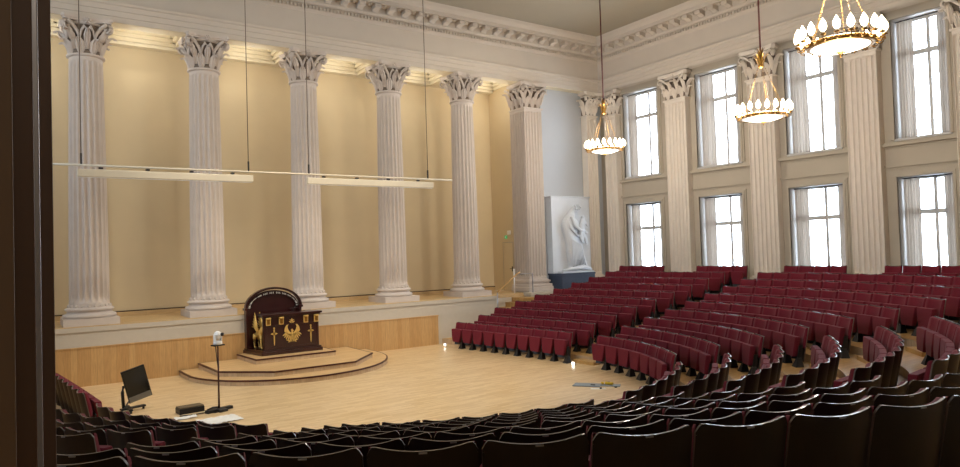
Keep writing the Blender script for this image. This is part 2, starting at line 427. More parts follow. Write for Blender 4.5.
def capital_round(m, leafm):
    H = 1.11; mb = MB()
    mb.lathe([(.44, 0), (.50, .02), (.50, .07), (.44, .09)], m, 32); mb.lathe([(.42, .08), (.41, .12), (.41, .6), (.44, .8), (.50, .90)], M['bell_shade'], 32); mb.lathe([(.52, .90), (.56, .93), (.58, .98)], m, 32)
    for i in range(8):
        a = 2*PI*i/8+PI/8; o = (math.cos(a), math.sin(a), 0); t = (-o[1], o[0], 0)
        leaf(mb, (o[0]*.44, o[1]*.44, .08), o, t, .42, .26, .17, leafm, .05)
    for i in range(8):
        a = 2*PI*i/8; o = (math.cos(a), math.sin(a), 0); t = (-o[1], o[0], 0)
        leaf(mb, (o[0]*.45, o[1]*.45, .2), o, t, .56, .20, .22, leafm, .08)
    for i in range(4):
        a = 2*PI*i/4+PI/4
        for s_ in (-1, 1):
            b = a-s_*.42
            pts = [(.5*math.cos(b), .5*math.sin(b), .45), (.54*math.cos(b+s_*.1), .54*math.sin(b+s_*.1), .68), (.62*math.cos(b+s_*.25), .62*math.sin(b+s_*.25), .84), (.76*math.cos(a-s_*.07), .76*math.sin(a-s_*.07), .95)]
            stalk(mb, pts, m, .055)
            # inner helices meeting under the flower
            c = a-s_*PI/4
            pts = [(.52*math.cos(b), .52*math.sin(b), .5), (.55*math.cos(b-s_*.1), .55*math.sin(b-s_*.1), .72), (.57*math.cos(c+s_*.12), .57*math.sin(c+s_*.12), .86), (.56*math.cos(c+s_*.1), .56*math.sin(c+s_*.1), .78)]
            stalk(mb, pts, m, .038)
        spiral(mb, (.74*math.cos(a), .74*math.sin(a), 0), (math.cos(a), math.sin(a), 0), .15, m, .84, .06, .06)
        leaf(mb, (.55*math.cos(a), .55*math.sin(a), .45), (math.cos(a), math.sin(a), 0), (-math.sin(a), math.cos(a), 0), .36, .2, .12, leafm, .1)
        f = 2*PI*i/4
        for k in range(6):
            g = 2*PI*k/6; mb.ball((.63*math.cos(f)-math.sin(f)*.06*math.cos(g), .63*math.sin(f)+math.cos(f)*.06*math.cos(g), 1.0+.06*math.sin(g)), .035, m, 6)
        mb.ball((.65*math.cos(f), .65*math.sin(f), 1.0), .035, m, 6)
    # abacus with concave sides
    pts = []
    for i in range(4):
        a = 2*PI*i/4-PI/4; q = [Vector((.9*math.cos(a-.06), .9*math.sin(a-.06), 0)), Vector((.9*math.cos(a+.06), .9*math.sin(a+.06), 0))]
        nx = Vector((.9*math.cos(a+PI/2-.06), .9*math.sin(a+PI/2-.06), 0))
        pts.append(q[0]); pts.append(q[1])
        mid = Vector((math.cos(a+PI/4), math.sin(a+PI/4), 0))
        for t in (.2, .4, .6, .8): pts.append(q[1].lerp(nx, t)-mid*.11*4*t*(1-t)*.9)
    pp = [(p.x, p.y) for p in pts]
    mb.prism([(x*.93, y*.93) for x, y in pp], .98, 1.03, m); mb.prism([(x*.97, y*.97) for x, y in pp], 1.03, H, m)
    return mb
def base_round(m):
    mb = MB(); mb.box(-.70, .70, -.70, .70, 0, .2, m)
    mb.lathe([(.66, .2), (.69, .225), (.695, .26), (.68, .30), (.62, .315), (.60, .33), (.575, .36), (.575, .38), (.60, .40), (.62, .41), (.635, .43), (.63, .46), (.60, .48), (.565, .49), (.55, .51)], m, 48)
    for i in range(20):
        a = 2*PI*(i+.58)/20; mb.ball((.525*math.cos(a), .525*math.sin(a), .53), (.05, .05, .06), m, 6)
    return mb
cb = base_round(M['plaster']).mesh('base'); sh = MB(); flutes(sh, .52, .44, .5, 7.74, M['plaster']); shm = sh.mesh('shaft')
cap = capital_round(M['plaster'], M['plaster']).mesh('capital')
collab = {-13.2: 'fluted white column leftmost on the stage, nearest the dark door jamb', -9.9: 'fluted white column standing just left of the mahogany lectern', -6.6: 'fluted white column standing just right of the mahogany lectern',
          -3.3: 'fluted white column between the lectern column and the last round one', 0: 'rightmost round fluted white column, next to the square corner pier'}
for x in (-13.2, -9.9, -6.6, -3.3, 0):
    t = empty('fluted_column', (x, 0, ZST), 0, collab[x], 'column', 'round columns of the stage colonnade')
    for nm, me, z in (('base', cb, 0), ('shaft', shm, 0), ('capital', cap, 7.74)):
        o = bpy.data.objects.new(nm, me); C.objects.link(o); o.parent = t; o.location = (0, 0, z)

# ---- square piers and pilasters (local: front faces -Y, footprint x in [-w,w], y in [0,dep])
def flat_flutes(mb, x0, x1, y, z0, z1, m, n, nx=(0, -1)):
    """front fluted plane from x0..x1 at y facing -Y ; returns points along the line for given zs"""
    line = []; w = (x1-x0)/n
    for i in range(n):
        a = x0+i*w
        line += [(a, 0), (a+w*.12, 0)]
        for t in (.16, .3, .5, .7, .84): line.append((a+w*(.12+.76*(t-.16)/.68), .09*math.sin(PI*(.08+.84*(t-.16)/.68))))
        line.append((a+w*.88, 0))
    line.append((x1, 0)); return line
def pier_shaft(w, dep, z0, z1, m, nfront, sides=0):
    mb = MB()
    f = flat_flutes(mb, -w, w, 0, z0, z1, m, nfront)
    rows = []
    for z, k in ((z0, 0), (z0+.1, 0), (z0+.16, 1), (z1-.16, 1), (z1-.1, 0), (z1, 0)):
        row = [(x, dd*k, z) for x, dd in f]; rows.append(row)
    mb.grid(rows, m, smooth=False)
    for sx in (-1, 1):
        if sides:
            g = flat_flutes(mb, 0, dep, 0, z0, z1, m, sides); rows = []
            for z, k in ((z0, 0), (z0+.1, 0), (z0+.16, 1), (z1-.16, 1), (z1-.1, 0), (z1, 0)):
                rows.append([(sx*(w-dd*k), yy, z) for yy, dd in g])
            mb.grid(rows, m, smooth=False)
        else: mb.add([(sx*w, 0, z0), (sx*w, dep, z0), (sx*w, dep, z1), (sx*w, 0, z1)], [(0, 1, 2, 3)], m)
    mb.add([(-w, 0, z1), (w, 0, z1), (w, dep, z1), (-w, dep, z1)], [(0, 1, 2, 3)], m)
    return mb
def pier_cap(w, dep, m, full=False):
    mb = MB(); mb.box(-w+.03, w-.03, .03, dep, 0, .90, M['bell_shade']); mb.box(-w+.01, w-.01, .01, dep, .90, .98, m); mb.box(-w-.05, w+.05, -.05, dep, 0, .06, m)
    faces = [((0, 0), (0, -1), w)]
    sw = dep/2
    faces += [((-w, sw), (-1, 0), sw), ((w, sw), (1, 0), sw)]
    for (cx, cy), (nx, ny), hw in faces:
        o = Vector((nx, ny, 0)); t = Vector((-ny, nx, 0)); c = Vector((cx, cy, 0))
        nl = 3 if hw > .3 else 1
        for i in range(nl):
            u = (i-(nl-1)/2)*(2*hw/nl); leaf(mb, c+t*u+Vector((0, 0, .06)), o, t, .45, min(.24, hw*1.4), .17, m, .05)
        nl2 = nl+1 if nl > 1 else 2
        for i in range(nl2):
            u = (i-(nl2-1)/2)*(2*hw/(nl2-1))*(1 if nl > 1 else .35); leaf(mb, c+t*u+Vector((0, 0, .22)), o, t, .56, .19 if nl > 1 else hw*.6, .22, m, .08)
        if nl > 1:
            for s_ in (-1, 1):
                stalk(mb, [c+t*s_*.12*hw/.47+o*.05+Vector((0, 0, .42)), c+t*s_*.22+o*.09+Vector((0, 0, .66)), c+t*s_*(hw-.1)+o*.14+Vector((0, 0, .84)), c+t*s_*(hw+.08)+o*.17+Vector((0, 0, .93))], m, .05)
                stalk(mb, [c+t*s_*.16+o*.06+Vector((0, 0, .5)), c+t*s_*.2+o*.09+Vector((0, 0, .74)), c+t*s_*.08+o*.1+Vector((0, 0, .86)), c+t*s_*.07+o*.1+Vector((0, 0, .76))], m, .036)
            for k in range(6):
                g = PI*k/3; mb.ball(tuple(c+o*.12+t*.06*math.cos(g)+Vector((0, 0, 1.0+.06*math.sin(g)))), .035, m, 6)
    for sx in (-1, 1):
        dgn = Vector((sx*.707, -.707, 0)); spiral(mb, Vector((sx*(w+.1), -.1, 0)), dgn, .13, m, .83)
    W = w+.2
    pts = [(-W-.03, -.12), (-W+.06, -.21)]
    for t in (.25, .5, .75): pts.append((-W+.06+t*(2*W-.12), -.21+.1*4*t*(1-t)))
    pts += [(W-.06, -.21), (W+.03, -.12), (W-.06, dep), (-W+.06, dep)]
    mb.prism([(x*.96, y*.9+.0) for x, y in pts], .96, 1.0, m); mb.prism(pts, 1.0, 1.11, m)
    return mb
def pier_base(w, dep, m):
    mb = MB()
    for e, z0, z1 in ((.2, 0, .2), (.17, .2, .31), (.08, .31, .38), (.12, .38, .47), (.05, .47, .52)):
        mb.box(-w-e, w+e, -e, dep, z0, z1, m)
    return mb
# square corner pier of the stage
t = empty('square_pier', (3.28, -.5, ZST+.004), 0, 'square fluted white pier at right end of the stage, left of the relief', 'pier')
pier_shaft(.47, 1.0, .5, 7.74, M['plaster'], 6, 6).build('shaft', t)
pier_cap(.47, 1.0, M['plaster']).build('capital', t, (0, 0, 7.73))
pier_base(.47, 1.0, M['plaster']).build('base', t, bevel=.02)
pd = MB(); pd.box(2.5, 4.05, -.95, .3, 0, 1.63, M['band']); pd.box(2.46, 4.08, -.98, .3, 1.55, 1.65, M['band']); struct(pd, 'wall_pier_pedestal')
# corner pilaster on the stage wall
def pilaster(name, loc, rz, w, dep, nf, label, m, group=None, sides=0):
    t = empty(name, loc, rz, label, 'pilaster', group)
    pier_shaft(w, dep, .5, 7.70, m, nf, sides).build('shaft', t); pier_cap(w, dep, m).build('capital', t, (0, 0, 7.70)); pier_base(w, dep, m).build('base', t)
    return t
pilaster('fluted_pilaster', (6.85, -.36, ZT9), 0, .31, .38, 4, 'fluted pilaster in the room corner, right beside the white relief', M['pilaster'])
for y, w, lab in ((-.84, .36, 'fluted pilaster on the window wall nearest the room corner'), (-4.55, .52, 'fluted pilaster between the first and second window bays from the corner'),
                  (-8.40, .52, 'fluted pilaster behind the middle chandelier on the window wall'), (-11.98, .5, 'fluted pilaster below the nearest chandelier on the window wall'), (-15.1, .5, 'fluted pilaster at the right edge of the window wall')):
    pilaster('fluted_pilaster', (7.495, y, ZT9), -PI/2, w, .3, 6 if w > .4 else 4, lab, M['pilaster'], 'window wall pilasters')

# ---- window wall with openings
wins = [(-3.45, -1.44), (-7.36, -5.38), (-11.14, -9.22), (-14.36, -12.82)]
ZL0, ZL1, ZU0, ZU1 = 2.1, 5.33, 6.50, 10.28
ww = MB(); edges = [.3]+[v for w in wins for v in (w[1], w[0])]+[-25.5]
TH = .55
for i in range(0, len(edges)-1, 2): ww.box(XR, XR+TH, edges[i+1], edges[i], 0, ZC, M['taupe'])
for a, b in wins:
    ww.box(XR, XR+TH, a, b, 0, ZL0, M['taupe']); ww.box(XR, XR+TH, a, b, ZL1, ZU0, M['taupe']); ww.box(XR, XR+TH, a, b, ZU1, ZC, M['taupe'])
struct(ww, 'wall_right')
pil_y = [-.32, -4.03, -5.07, -7.88, -8.92, -11.48, -12.48, -14.6]
bt = MB()
for i in range(0, 8, 2):
    y1, y0 = pil_y[i]-(.76 if i == 0 else 0), pil_y[i+1]
    if i == 0: y1 = -1.08
    bt.box(XR-.17, XR, y0, y1, 6.30, 6.36, M['taupe']); bt.box(XR-.12, XR, y0, y1, 6.36, 6.42, M['taupe']); bt.box(XR-.04, XR, y0, y1, 6.24, 6.30, M['taupe'])
    bt.box(XR-.09, XR, y0, y1, 5.64, 5.71, M['taupe']); bt.box(XR-.025, XR, y0, y1, 5.58, 5.64, M['taupe'])
for a, b in wins:      # casings
    c = .14
    for z0, z1 in ((ZL0, ZL1), (ZU0, ZU1)):
        for t_, e in ((.05, c), (.03, c*.55)):
            off = .05 if e < c else 0
            bt.box(XR-t_-off, XR, a-e, a, z0, z1+e, M['taupe']); bt.box(XR-t_-off, XR, b, b+e, z0, z1+e, M['taupe']); bt.box(XR-t_-off, XR, a, b, z1, z1+e, M['taupe'])
struct(bt, 'trim_3')
def curtain(mb, y0, y1, z0, z1, x, gather=None, seed=0):
    """pleated cloth hanging from y0..y1 at depth x; gather=(side,amount) narrows the lower half"""
    n = 46; rows = []
    for j in range(15):
        t = j/14; z = z1+(z0-z1)*t; row = []
        for i in range(n):
            u = i/(n-1); a, b = y0, y1
            if gather:
                g = gather[1]*max(0, math.sin(min(1, t*1.15)*PI*.5))**2
                if gather[0] > 0: b = y1; a = y0+(y1-y0)*g
                else: b = y1-(y1-y0)*g
            yy = a+(b-a)*u
            row.append((x+.045*math.sin(u*PI*11+seed)+.015*math.sin(u*23+t*2+seed), yy, z))
        rows.append(row)
    mb.grid(rows, M['curtain'])
names = ['first', 'second', 'third', 'fourth']
wn = 0
for wi, (a, b) in enumerate(wins):
    for lvl, (z0, z1) in enumerate(((ZU0, ZU1), (ZL0, ZL1))):
        wn += 1
        t = empty(f'window_{wn}', (0, 0, 0)); t['kind'] = 'structure'
        xw = XR+.42; fr = MB()
        w_ = .09
        fr.box(xw, xw+.08, a, a+w_, z0, z1, M['frame']); fr.box(xw, xw+.08, b-w_, b, z0, z1, M['frame'])
        fr.box(xw, xw+.08, a, b, z0, z0+w_, M['frame']); fr.box(xw, xw+.08, a, b, z1-w_, z1, M['frame'])
        fr.build('window_frame', t)
        sl = MB(); sl.box(XR-.06, XR+.5, a-.02, b+.02, z0-.05, z0+.02, M['frame'])
        if lvl: sl = MB(); sl.box(XR-.06, XR+.5, a, b, z0-.05, z0, M['frame'])
        sl.build('window_sill', t)
        sa = MB(); mid = (a+b)/2-.1; zt = 9.2 if lvl == 0 else 4.22
        sa.box(xw+.01, xw+.07, mid-.045, mid+.045, z0, z1, M['sash']); sa.box(xw, xw+.08, a, b, zt-.075, zt+.075, M['sash'])
        sa.build('glazing_bar', t)
        rv = MB(); rv.box(XR, xw, b-.02, b-.001, z0, z1, M['frame']); rv.box(XR, xw, a+.001, a+.02, z0, z1, M['frame']); rv.box(XR, xw, a, b, z1-.02, z1-.001, M['frame']); rv.build('reveal', t)
        gl = MB(); gl.add([(xw+.04, a, z0), (xw+.04, b, z0), (xw+.04, b, z1), (xw+.04, a, z1)], [(0, 1, 2, 3)], M['glass']); gl.build('pane', t)
        cx_ = XR+.26
        for side in (0, 1):
            mb = MB(); g = None
            if side == 0:      # the side toward the stage (left in the photo)
                y0_, y1_ = b-.52, b-.06; g = (-1, .0)
                if lvl == 0 and wi in (1, 2): y0_ = b-.62; g = (1, -.1)
                curtain(mb, y0_, y1_, z0+.04, z1-.06, cx_, g, wi)
            else:
                y0_, y1_ = a+.05, a+.36; curtain(mb, y0_, y1_, z0+.04, z1-.06, cx_, None, wi+3)
            o = mb.build('curtain')
            tag(o, f'pale curtain on the {"left" if side == 0 else "right"} side of {"upper" if lvl == 0 else "lower"} window, {names[wi]} bay from the corner', 'curtain', 'window curtains')
        cr = MB(); cr.tube([(cx_, a+.02, z1-.04), (cx_, b-.02, z1-.04)], .018, M['black'], 6); cr.build('curtain_rail', t)

# ---- left wall (daylight enters there too), rear wall with the doorway the picture is taken from
lw = MB(); le = [-.9]; lwin = [(-4.2, -2.2), (-8.0, -6.0), (-11.8, -9.8), (-15.6, -13.6)]
ed = [.3]+[v for w in lwin for v in (w[1], w[0])]+[-25.5]
for i in range(0, len(ed)-1, 2): lw.box(XL-.5, XL, ed[i+1], ed[i], 0, ZC, M['taupe'])
for a, b in lwin:
    lw.box(XL-.5, XL, a, b, 0, 6.5, M['taupe']); lw.box(XL-.5, XL, a, b, 10.28, ZC, M['taupe'])
struct(lw, 'wall_left')
for i, (a, b) in enumerate(lwin):
    gl = MB(); gl.add([(XL-.3, a, 6.5), (XL-.3, b, 6.5), (XL-.3, b, 10.28), (XL-.3, a, 10.28)], [(0, 1, 2, 3)], M['glass']); struct(gl, f'window_{9+i}')
JX = -15.128
DX1 = -11.6
rw = MB()
rw.box(XL-.5, JX-.05, YR-.28, YR, 0, ZC, M['taupe']); rw.box(DX1, XR+.5, YR-.28, YR, 0, ZC, M['taupe']); rw.box(JX-.05, DX1, YR-.28, YR, 6.2, ZC, M['taupe'])
struct(rw, 'wall_rear')
en2 = MB()   # little lobby behind the doorway
en2.box(-17.5, -17.3, YR-3, YR-.28, ZT9, 6.4, M['taupe']); en2.box(DX1+.2, DX1+.4, YR-3, YR-.28, ZT9, 6.4, M['taupe']); en2.box(-17.5, DX1+.4, YR-3.2, YR-3, ZT9, 6.4, M['taupe']); en2.box(-17.5, DX1+.4, YR-3.2, YR-.28, 6.4, 6.6, M['taupe'])
struct(en2, 'wall_lobby')

def plan_at(pxc, dist, z=3.4):
    """plan point seen in column pxc at forward y-distance dist from the lens (used to size the jamb mouldings)"""
    v = r2*(pxc-480)/683.08+fwd; return (CAM.x+v.x/v.y*dist, CAM.y+dist)

# door jamb with its rebates (solid mouldings standing one behind the other)
dj = tag(empty('door_1', (0, 0, 0)), kind='structure')
def jamb(name, x1, d0, d1, m, x0=-.35):
    mb = MB(); mb.box(CAM.x+x0, CAM.x+x1, CAM.y+d0, CAM.y+d1, ZT9, 6.2, m); return mb.build(name, dj, bevel=.0012)
jamb('casing', .0044, .60, .66, M['brown']); jamb('jamb_board', .0189, .661, .76, M['darkbrown'])
jamb('weather_strip', .0262, .761, .80, M['alu'], .012); jamb('door_stop', .0385, .801, .90, M['darkbrown']); jamb('edge_bead', .0432, .901, .955, M['brown'], .02)

# ------------------------------------------------------------------ seats
SW = .59
def seat_parts():
    P = []
    # curved plywood shell ------------------------------------------------
    mb = MB(); nx = 12; zs = [.10, .30, .50, .68, .82]
    def plan(u): return -.075*(1-u*u)
    def topz(u):
        t = .895-.030*(1-u*u)
        e = abs(u)
        if e > .86: t -= .06*((e-.86)/.14)**2
        return t
    def col(u, off):
        pts = []
        zt = topz(u)
        for z in zs+[zt-.02, zt]:
            
            if z > zt: z = zt
            lean = (.86-z)*.20
            pts.append((u*SW/2, plan(u)+lean+off, z))
        return pts
    us = [-1+2*i/nx for i in range(nx+1)]
    us = sorted(set(us+[-.95, -.9, .9, .95]))
    bk = [col(u, -.009) for u in us]; fr = [col(u, .009) for u in us]
    mb.grid(bk, M['shell']); mb.grid(fr, M['shell'])
    top = [[bk[i][-1], fr[i][-1]] for i in range(len(us))]; mb.grid(top, M['edge'], smooth=False)
    for e in (0, -1): mb.grid([bk[e], fr[e]], M['edge'], smooth=False)
    mb.grid([[bk[i][0], fr[i][0]] for i in range(len(us))], M['shell'], smooth=False)
    P.append(('backrest', mb.mesh('backrest')))
    # upholstered back pad --------------------------------------------------
    mb = MB(); rows = []
    for j, (z, t) in enumerate(((.40, .0), (.41, .045), (.5, .07), (.65, .07), (.83, .055), (.852, .045), (.860, .0))):
        row = []
        for u in [-.975, -.94, -.7, -.4, 0, .4, .7, .94, .975]:
            tt = t*(0 if abs(u) > .96 else 1)
            dz = -.03*(1-u*u) if z > .7 else 0
            row.append((u*SW/2, plan(u)+(.86-z)*.20+.013+tt, z+.02*(z > .7)+dz))
        rows.append(row)
    mb.grid(rows, M['red']); P.append(('back_cushion', mb.mesh('back_cushion')))
    # tipped-up seat cushion ------------------------------------------------
    mb = MB()
    def ring(z, yc, hw, hd, r=.03):
        pts = []
        for sx, sy in ((1, -1), (1, 1), (-1, 1), (-1, -1)):
            for a in (0, 45, 90):
                b = math.radians(a)+{(1, 1): 0, (-1, 1): PI/2, (-1, -1): PI, (1, -1): -PI/2}[(sx, sy)]
                pts.append((sx*(hw-r)+r*math.cos(b), yc+sy*(hd-r)+r*math.sin(b), z))
        return pts
    rows = [ring(.215, .285, .18, .035, .02), ring(.225, .29, .195, .05, .02), ring(.40, .275, .235, .06, .02), ring(.61, .25, .272, .062, .02), ring(.652, .247, .274, .060, .02), ring(.668, .245, .268, .052, .02)]
    mb.grid(rows, M['red'], close=True, smooth=False); k = len(rows[0])
    mb.add(rows[-1], [tuple(range(k))], M['red']); mb.add(rows[0], [tuple(range(k))], M['red'])
    P.append(('seat', mb.mesh('seat')))
    # cast foot between two seats -------------------------------------------
    mb = MB()
    x = -SW/2
    mb.add([(x-.012, .19, .0), (x+.012, .19, .0), (x+.012, .32, 0), (x-.012, .32, 0), (x-.006, .16, .48), (x+.012, .16, .48), (x+.012, .24, .48), (x-.006, .24, .48)],
           [(0, 1, 2, 3), (4, 5, 6, 7), (0, 1, 5, 4), (1, 2, 6, 5), (2, 3, 7, 6), (3, 0, 4, 7)], M['black'])
    mb.add([(x-.11, .19, 0), (x+.11, .19, 0), (x+.11, .38, 0), (x-.11, .38, 0), (x-.03, .2, .2), (x+.03, .2, .2), (x+.03, .3, .2), (x-.03, .3, .2)],
           [(0, 1, 2, 3), (4, 5, 6, 7), (0, 1, 5, 4), (1, 2, 6, 5), (2, 3, 7, 6), (3, 0, 4, 7)], M['black'])
    mb.tube([(x, .20, .42), (-x-.03, .20, .42)], .018, M['black'], 6)
    P.append(('leg', mb.mesh('leg')))
    mb = MB(); mb.box(-.022, .022, -.089, -.084, .853, .861, M['alu']); P.append(('number_plate', mb.mesh('number_plate')))
    return P
PARTS = seat_parts()
ORD = ['first', 'second', 'third', 'fourth', 'fifth', 'sixth', 'seventh', 'eighth', 'ninth', 'tenth', 'eleventh', 'twelfth', 'thirteenth', 'fourteenth', 'fifteenth', 'sixteenth', 'seventeenth', 'eighteenth']
def at_s(k, s0, s1, n):
    """n seat centres evenly spaced along row k between parameters s0 and s1, with facing"""
    pts = [rowpt(k, s0+(s1-s0)*i/240) for i in range(241)]
    L = [0]
    for a, b in zip(pts, pts[1:]): L.append(L[-1]+(b-a).length)
    tot = L[-1]
    if n is None: n = lambda t: max(1, round(t/.615))
    if callable(n): n = n(tot)
    out = []; j = 0
    for i in range(n):
        def at(q):
            j = 0
            while j < 239 and L[j+1] < q: j += 1
            return pts[j].lerp(pts[j+1], (q-L[j])/max(1e-9, L[j+1]-L[j]))
        a, b = at(tot*i/n), at(tot*(i+1)/n); c = (a+b)/2; d = b-a
        nrm = Vector((-d.y, d.x, 0)).normalized()        # candidate facing
        if nrm.dot(Vector((CX, CY+3, 0))-c) < 0: nrm = -nrm
        rz = math.atan2(nrm.y, nrm.x)-PI/2
        out.append((c, rz, d.length))
    return out
th2s = lambda th: 1+(th+180)/180
def s_of_y_right(y): return 2+(y-CY)/(-.9-CY)
def s_of_y_left(y): return 1-(y-CY)/(-.9-CY)
allseats = []    # (block, row, idx, n, pos, rz, pitch)
for k in range(1, 10):
    r = lerp(0, A_)+lerp(0, B_)*(k-1)
    defs = [('A', s_of_y_right(-7.45), s_of_y_right(-1.98 if k < 3 else -1.70), lambda t: 10),
            ('B', th2s(-39.4), th2s(-math.degrees(math.asin((.18+.03*k)/r))), None),
            ('G', th2s(-78.8), th2s(-47.6), None),
            ('C', th2s(-126.4-.4*(k-1)), th2s(-86.3), None),
            ('D', th2s(-176.5), th2s(-137.4), None),
            ('L', s_of_y_left(-1.98), s_of_y_left(-7.45), lambda t: 10)]
    for b, s0, s1, n in defs:
        L = at_s(k, min(s0, s1), max(s0, s1), n)
        for i, (c, rz, w) in enumerate(L): allseats.append((b, k, i, len(L), Vector((c.x, c.y, RISE*(k-1))), rz, w))
for g, ys in enumerate(((-1.65, -4.15), (-5.73, -7.97), (-9.39, -11.55), (-12.69, -14.75))):
    w = (ys[0]-ys[1])/4
    for i in range(4):
        allseats.append(('W', 10, g*4+i, 16, Vector((7.0, ys[0]-w*(i+.5), RISE*9+.02)), PI/2, w))
def inview(p):
    for dz in (.85, .3):
        q = px((p.x, p.y, p.z+dz))
        if q and q[2] > 1.5 and 30 < q[0] < 1000 and q[1] < 490: return q
    return None
BN = {'A': 'block beside the stage and relief', 'B': 'right-hand block below the windows', 'G': 'lower-right block', 'C': 'foreground block', 'D': 'lower-left block', 'L': 'far-left block by the door jamb'}
ROWN = {1: 'front row', 2: 'second row', 3: 'third row', 4: 'fourth row', 5: 'fifth row', 6: 'sixth row', 7: 'seventh row', 8: 'eighth row', 9: 'ninth row'}
SKIP = set('B8.0 B9.2 C8.12 D2.0 D3.4 G7.10 L1.0'.split()); STUFF = set('A3.9 A4.7 A4.8 A4.9 A5.6 A5.7 A5.8 A5.9 A6.4 A6.5 A6.6 A6.7 A6.8 A6.9 A7.3 A7.4 A7.5 A7.6 A7.7 A7.8 A7.9 A8.2 A8.3 A8.4 A8.5 A8.6 A8.7 A8.8 A8.9 A9.1 A9.2 A9.3 A9.4 A9.5 A9.6 A9.7 A9.8 A9.9 B9.3 C1.0 C1.1 C1.2 C1.3 C1.4 C1.5 C2.0 C2.1 C2.2 C2.3 C2.4 C3.1 C3.2 D2.1 D4.7 G1.5 G2.5 G3.5 G4.5 G6.2 G6.3 G6.4 G6.5 L1.1 L1.2 L1.3 W10.0 W10.1 W10.2 W10.3 W10.4 W10.5'.split())
def seat_label(b, k, i, n):
    if b == 'W':
        return f'maroon seat, {ORD[i % 4]} of four under {names[i//4]} window bay from the corner'
    if b == 'A': j = i; 
    # counted from the aisle each block starts at, as seen left to right in the photo
    if b == 'A': j, ref = n-1-i, 'stage end'
    elif b == 'B': j, ref = n-1-i, 'left end'
    elif b in 'G': j, ref = i, 'left end'
    elif b == 'C': j, ref = i, 'left end'
    elif b == 'D': j, ref = n-1-i, 'right end'
    else: j, ref = n-1-i if False else i, 'aisle end' if b == 'L' else 'end'
    if b == 'L': j = n-1-i
    face = 'maroon tip-up seat' if b in 'AB' else 'dark-backed tip-up seat'
    return f'{face}, {ORD[j]} from {ref}, {ROWN[k]} of {BN[b]}'
root0 = None; stuffmb = MB(); nseat = 0
GR = {'A': 'seats of the block beside the stage', 'B': 'seats of the right-hand block', 'G': 'seats of the lower-right block', 'C': 'seats of the foreground block', 'D': 'seats of the lower-left block', 'L': 'seats of the far-left block', 'W': 'seats under the windows'}
SEATIDS = []
for (b, k, i, n, p, rz, w) in allseats:
    if not inview(p): continue
    key = f'{b}{k}.{i}'
    if key in SKIP: continue
    sx = min(1.03, w/SW*.965)
    if key in STUFF:
        T = Matrix.Translation(p) @ Matrix.Rotation(rz, 4, 'Z') @ Matrix.Diagonal((sx, 1, 1, 1))
        for nm, me in PARTS:
            stuffmb.add([v.co[:] for v in me.vertices], [tuple(q.vertices) for q in me.polygons], M['red'], True, T)
            o_ = len(stuffmb.m)-len(me.polygons)
            for a, q in enumerate(me.polygons):
                stuffmb.m[o_+a] = stuffmb.mi(me.materials[q.material_index])
        continue
    if root0 is None:
        root0 = empty('auditorium_seat', p, rz, seat_label(b, k, i, n), 'seat', GR[b]); root0.scale = (sx, 1, 1)
        rp = []
        for nm, me in PARTS:
            o = bpy.data.objects.new(nm, me); C.objects.link(o); o.parent = root0; rp.append(o)
        o = root0
    else: o = dup(root0, rp, p, rz, seat_label(b, k, i, n), GR[b], (sx, 1, 1))
    o['seatkey'] = key; nseat += 1
if stuffmb.v:
    tag(stuffmb.build('auditorium_seats'), 'remaining maroon seats that barely show between the counted ones', 'seat', None, 'stuff')
print('SEATS', nseat)

# aisle steps and step lamps ------------------------------------------------
def aisle_steps(s_mid, halfw, k0, k1, nm, label):
    mb = MB()
    for k in range(k0, k1):
        for h in (1,):
            c = rowpt(k-.80-.32, s_mid); a = rowpt(k-.80-.32, s_mid-.001); b = rowpt(k-.80-.32, s_mid+.001)
            t = (b-a).normalized(); nrm = Vector((-t.y, t.x, 0))
            if nrm.dot(Vector((CX, CY+3, 0))-c) < 0: nrm = -nrm
            rz = math.atan2(nrm.y, nrm.x)-PI/2
            T = Matrix.Translation((c.x, c.y, RISE*(k-2))) @ Matrix.Rotation(rz, 4, 'Z')
            mb.box(-halfw, halfw, -.34, .0, 0, RISE/2, M['tread'], T)
    return struct(mb, nm)
aisle_steps(s_of_y_right(-7.95)+.0, .42, 2, 10, 'floor', ''); aisle_steps(th2s(-43.5), .42, 2, 10, 'floor', '')
aisle_steps(th2s(-132), .42, 2, 10, 'floor', ''); aisle_steps(th2s(-82.5), .4, 2, 10, 'floor', '')
def step_lamp(loc, rz, lab):
    t = empty('step_lamp', loc, rz, lab, 'lamp', 'small step lamps')
    a = MB(); a.box(-.06, .06, -.03, .0, -.045, .05, M['alu']); a.build('housing', t, bevel=.004)
    b = MB(); b.box(-.05, .05, .0, .006, -.04, .04, M['smalllamp']); b.build('diffuser', t)
c = rowpt(.88, s_of_y_right(-7.9))
step_lamp((c.x-.345, c.y, .05), PI/2, 'small lit lamp on the first aisle step below the maroon seats')
step_lamp((-2.2, -1.75, .08), PI/2+.1, 'small lit lamp near the stage front at the end of the front row')

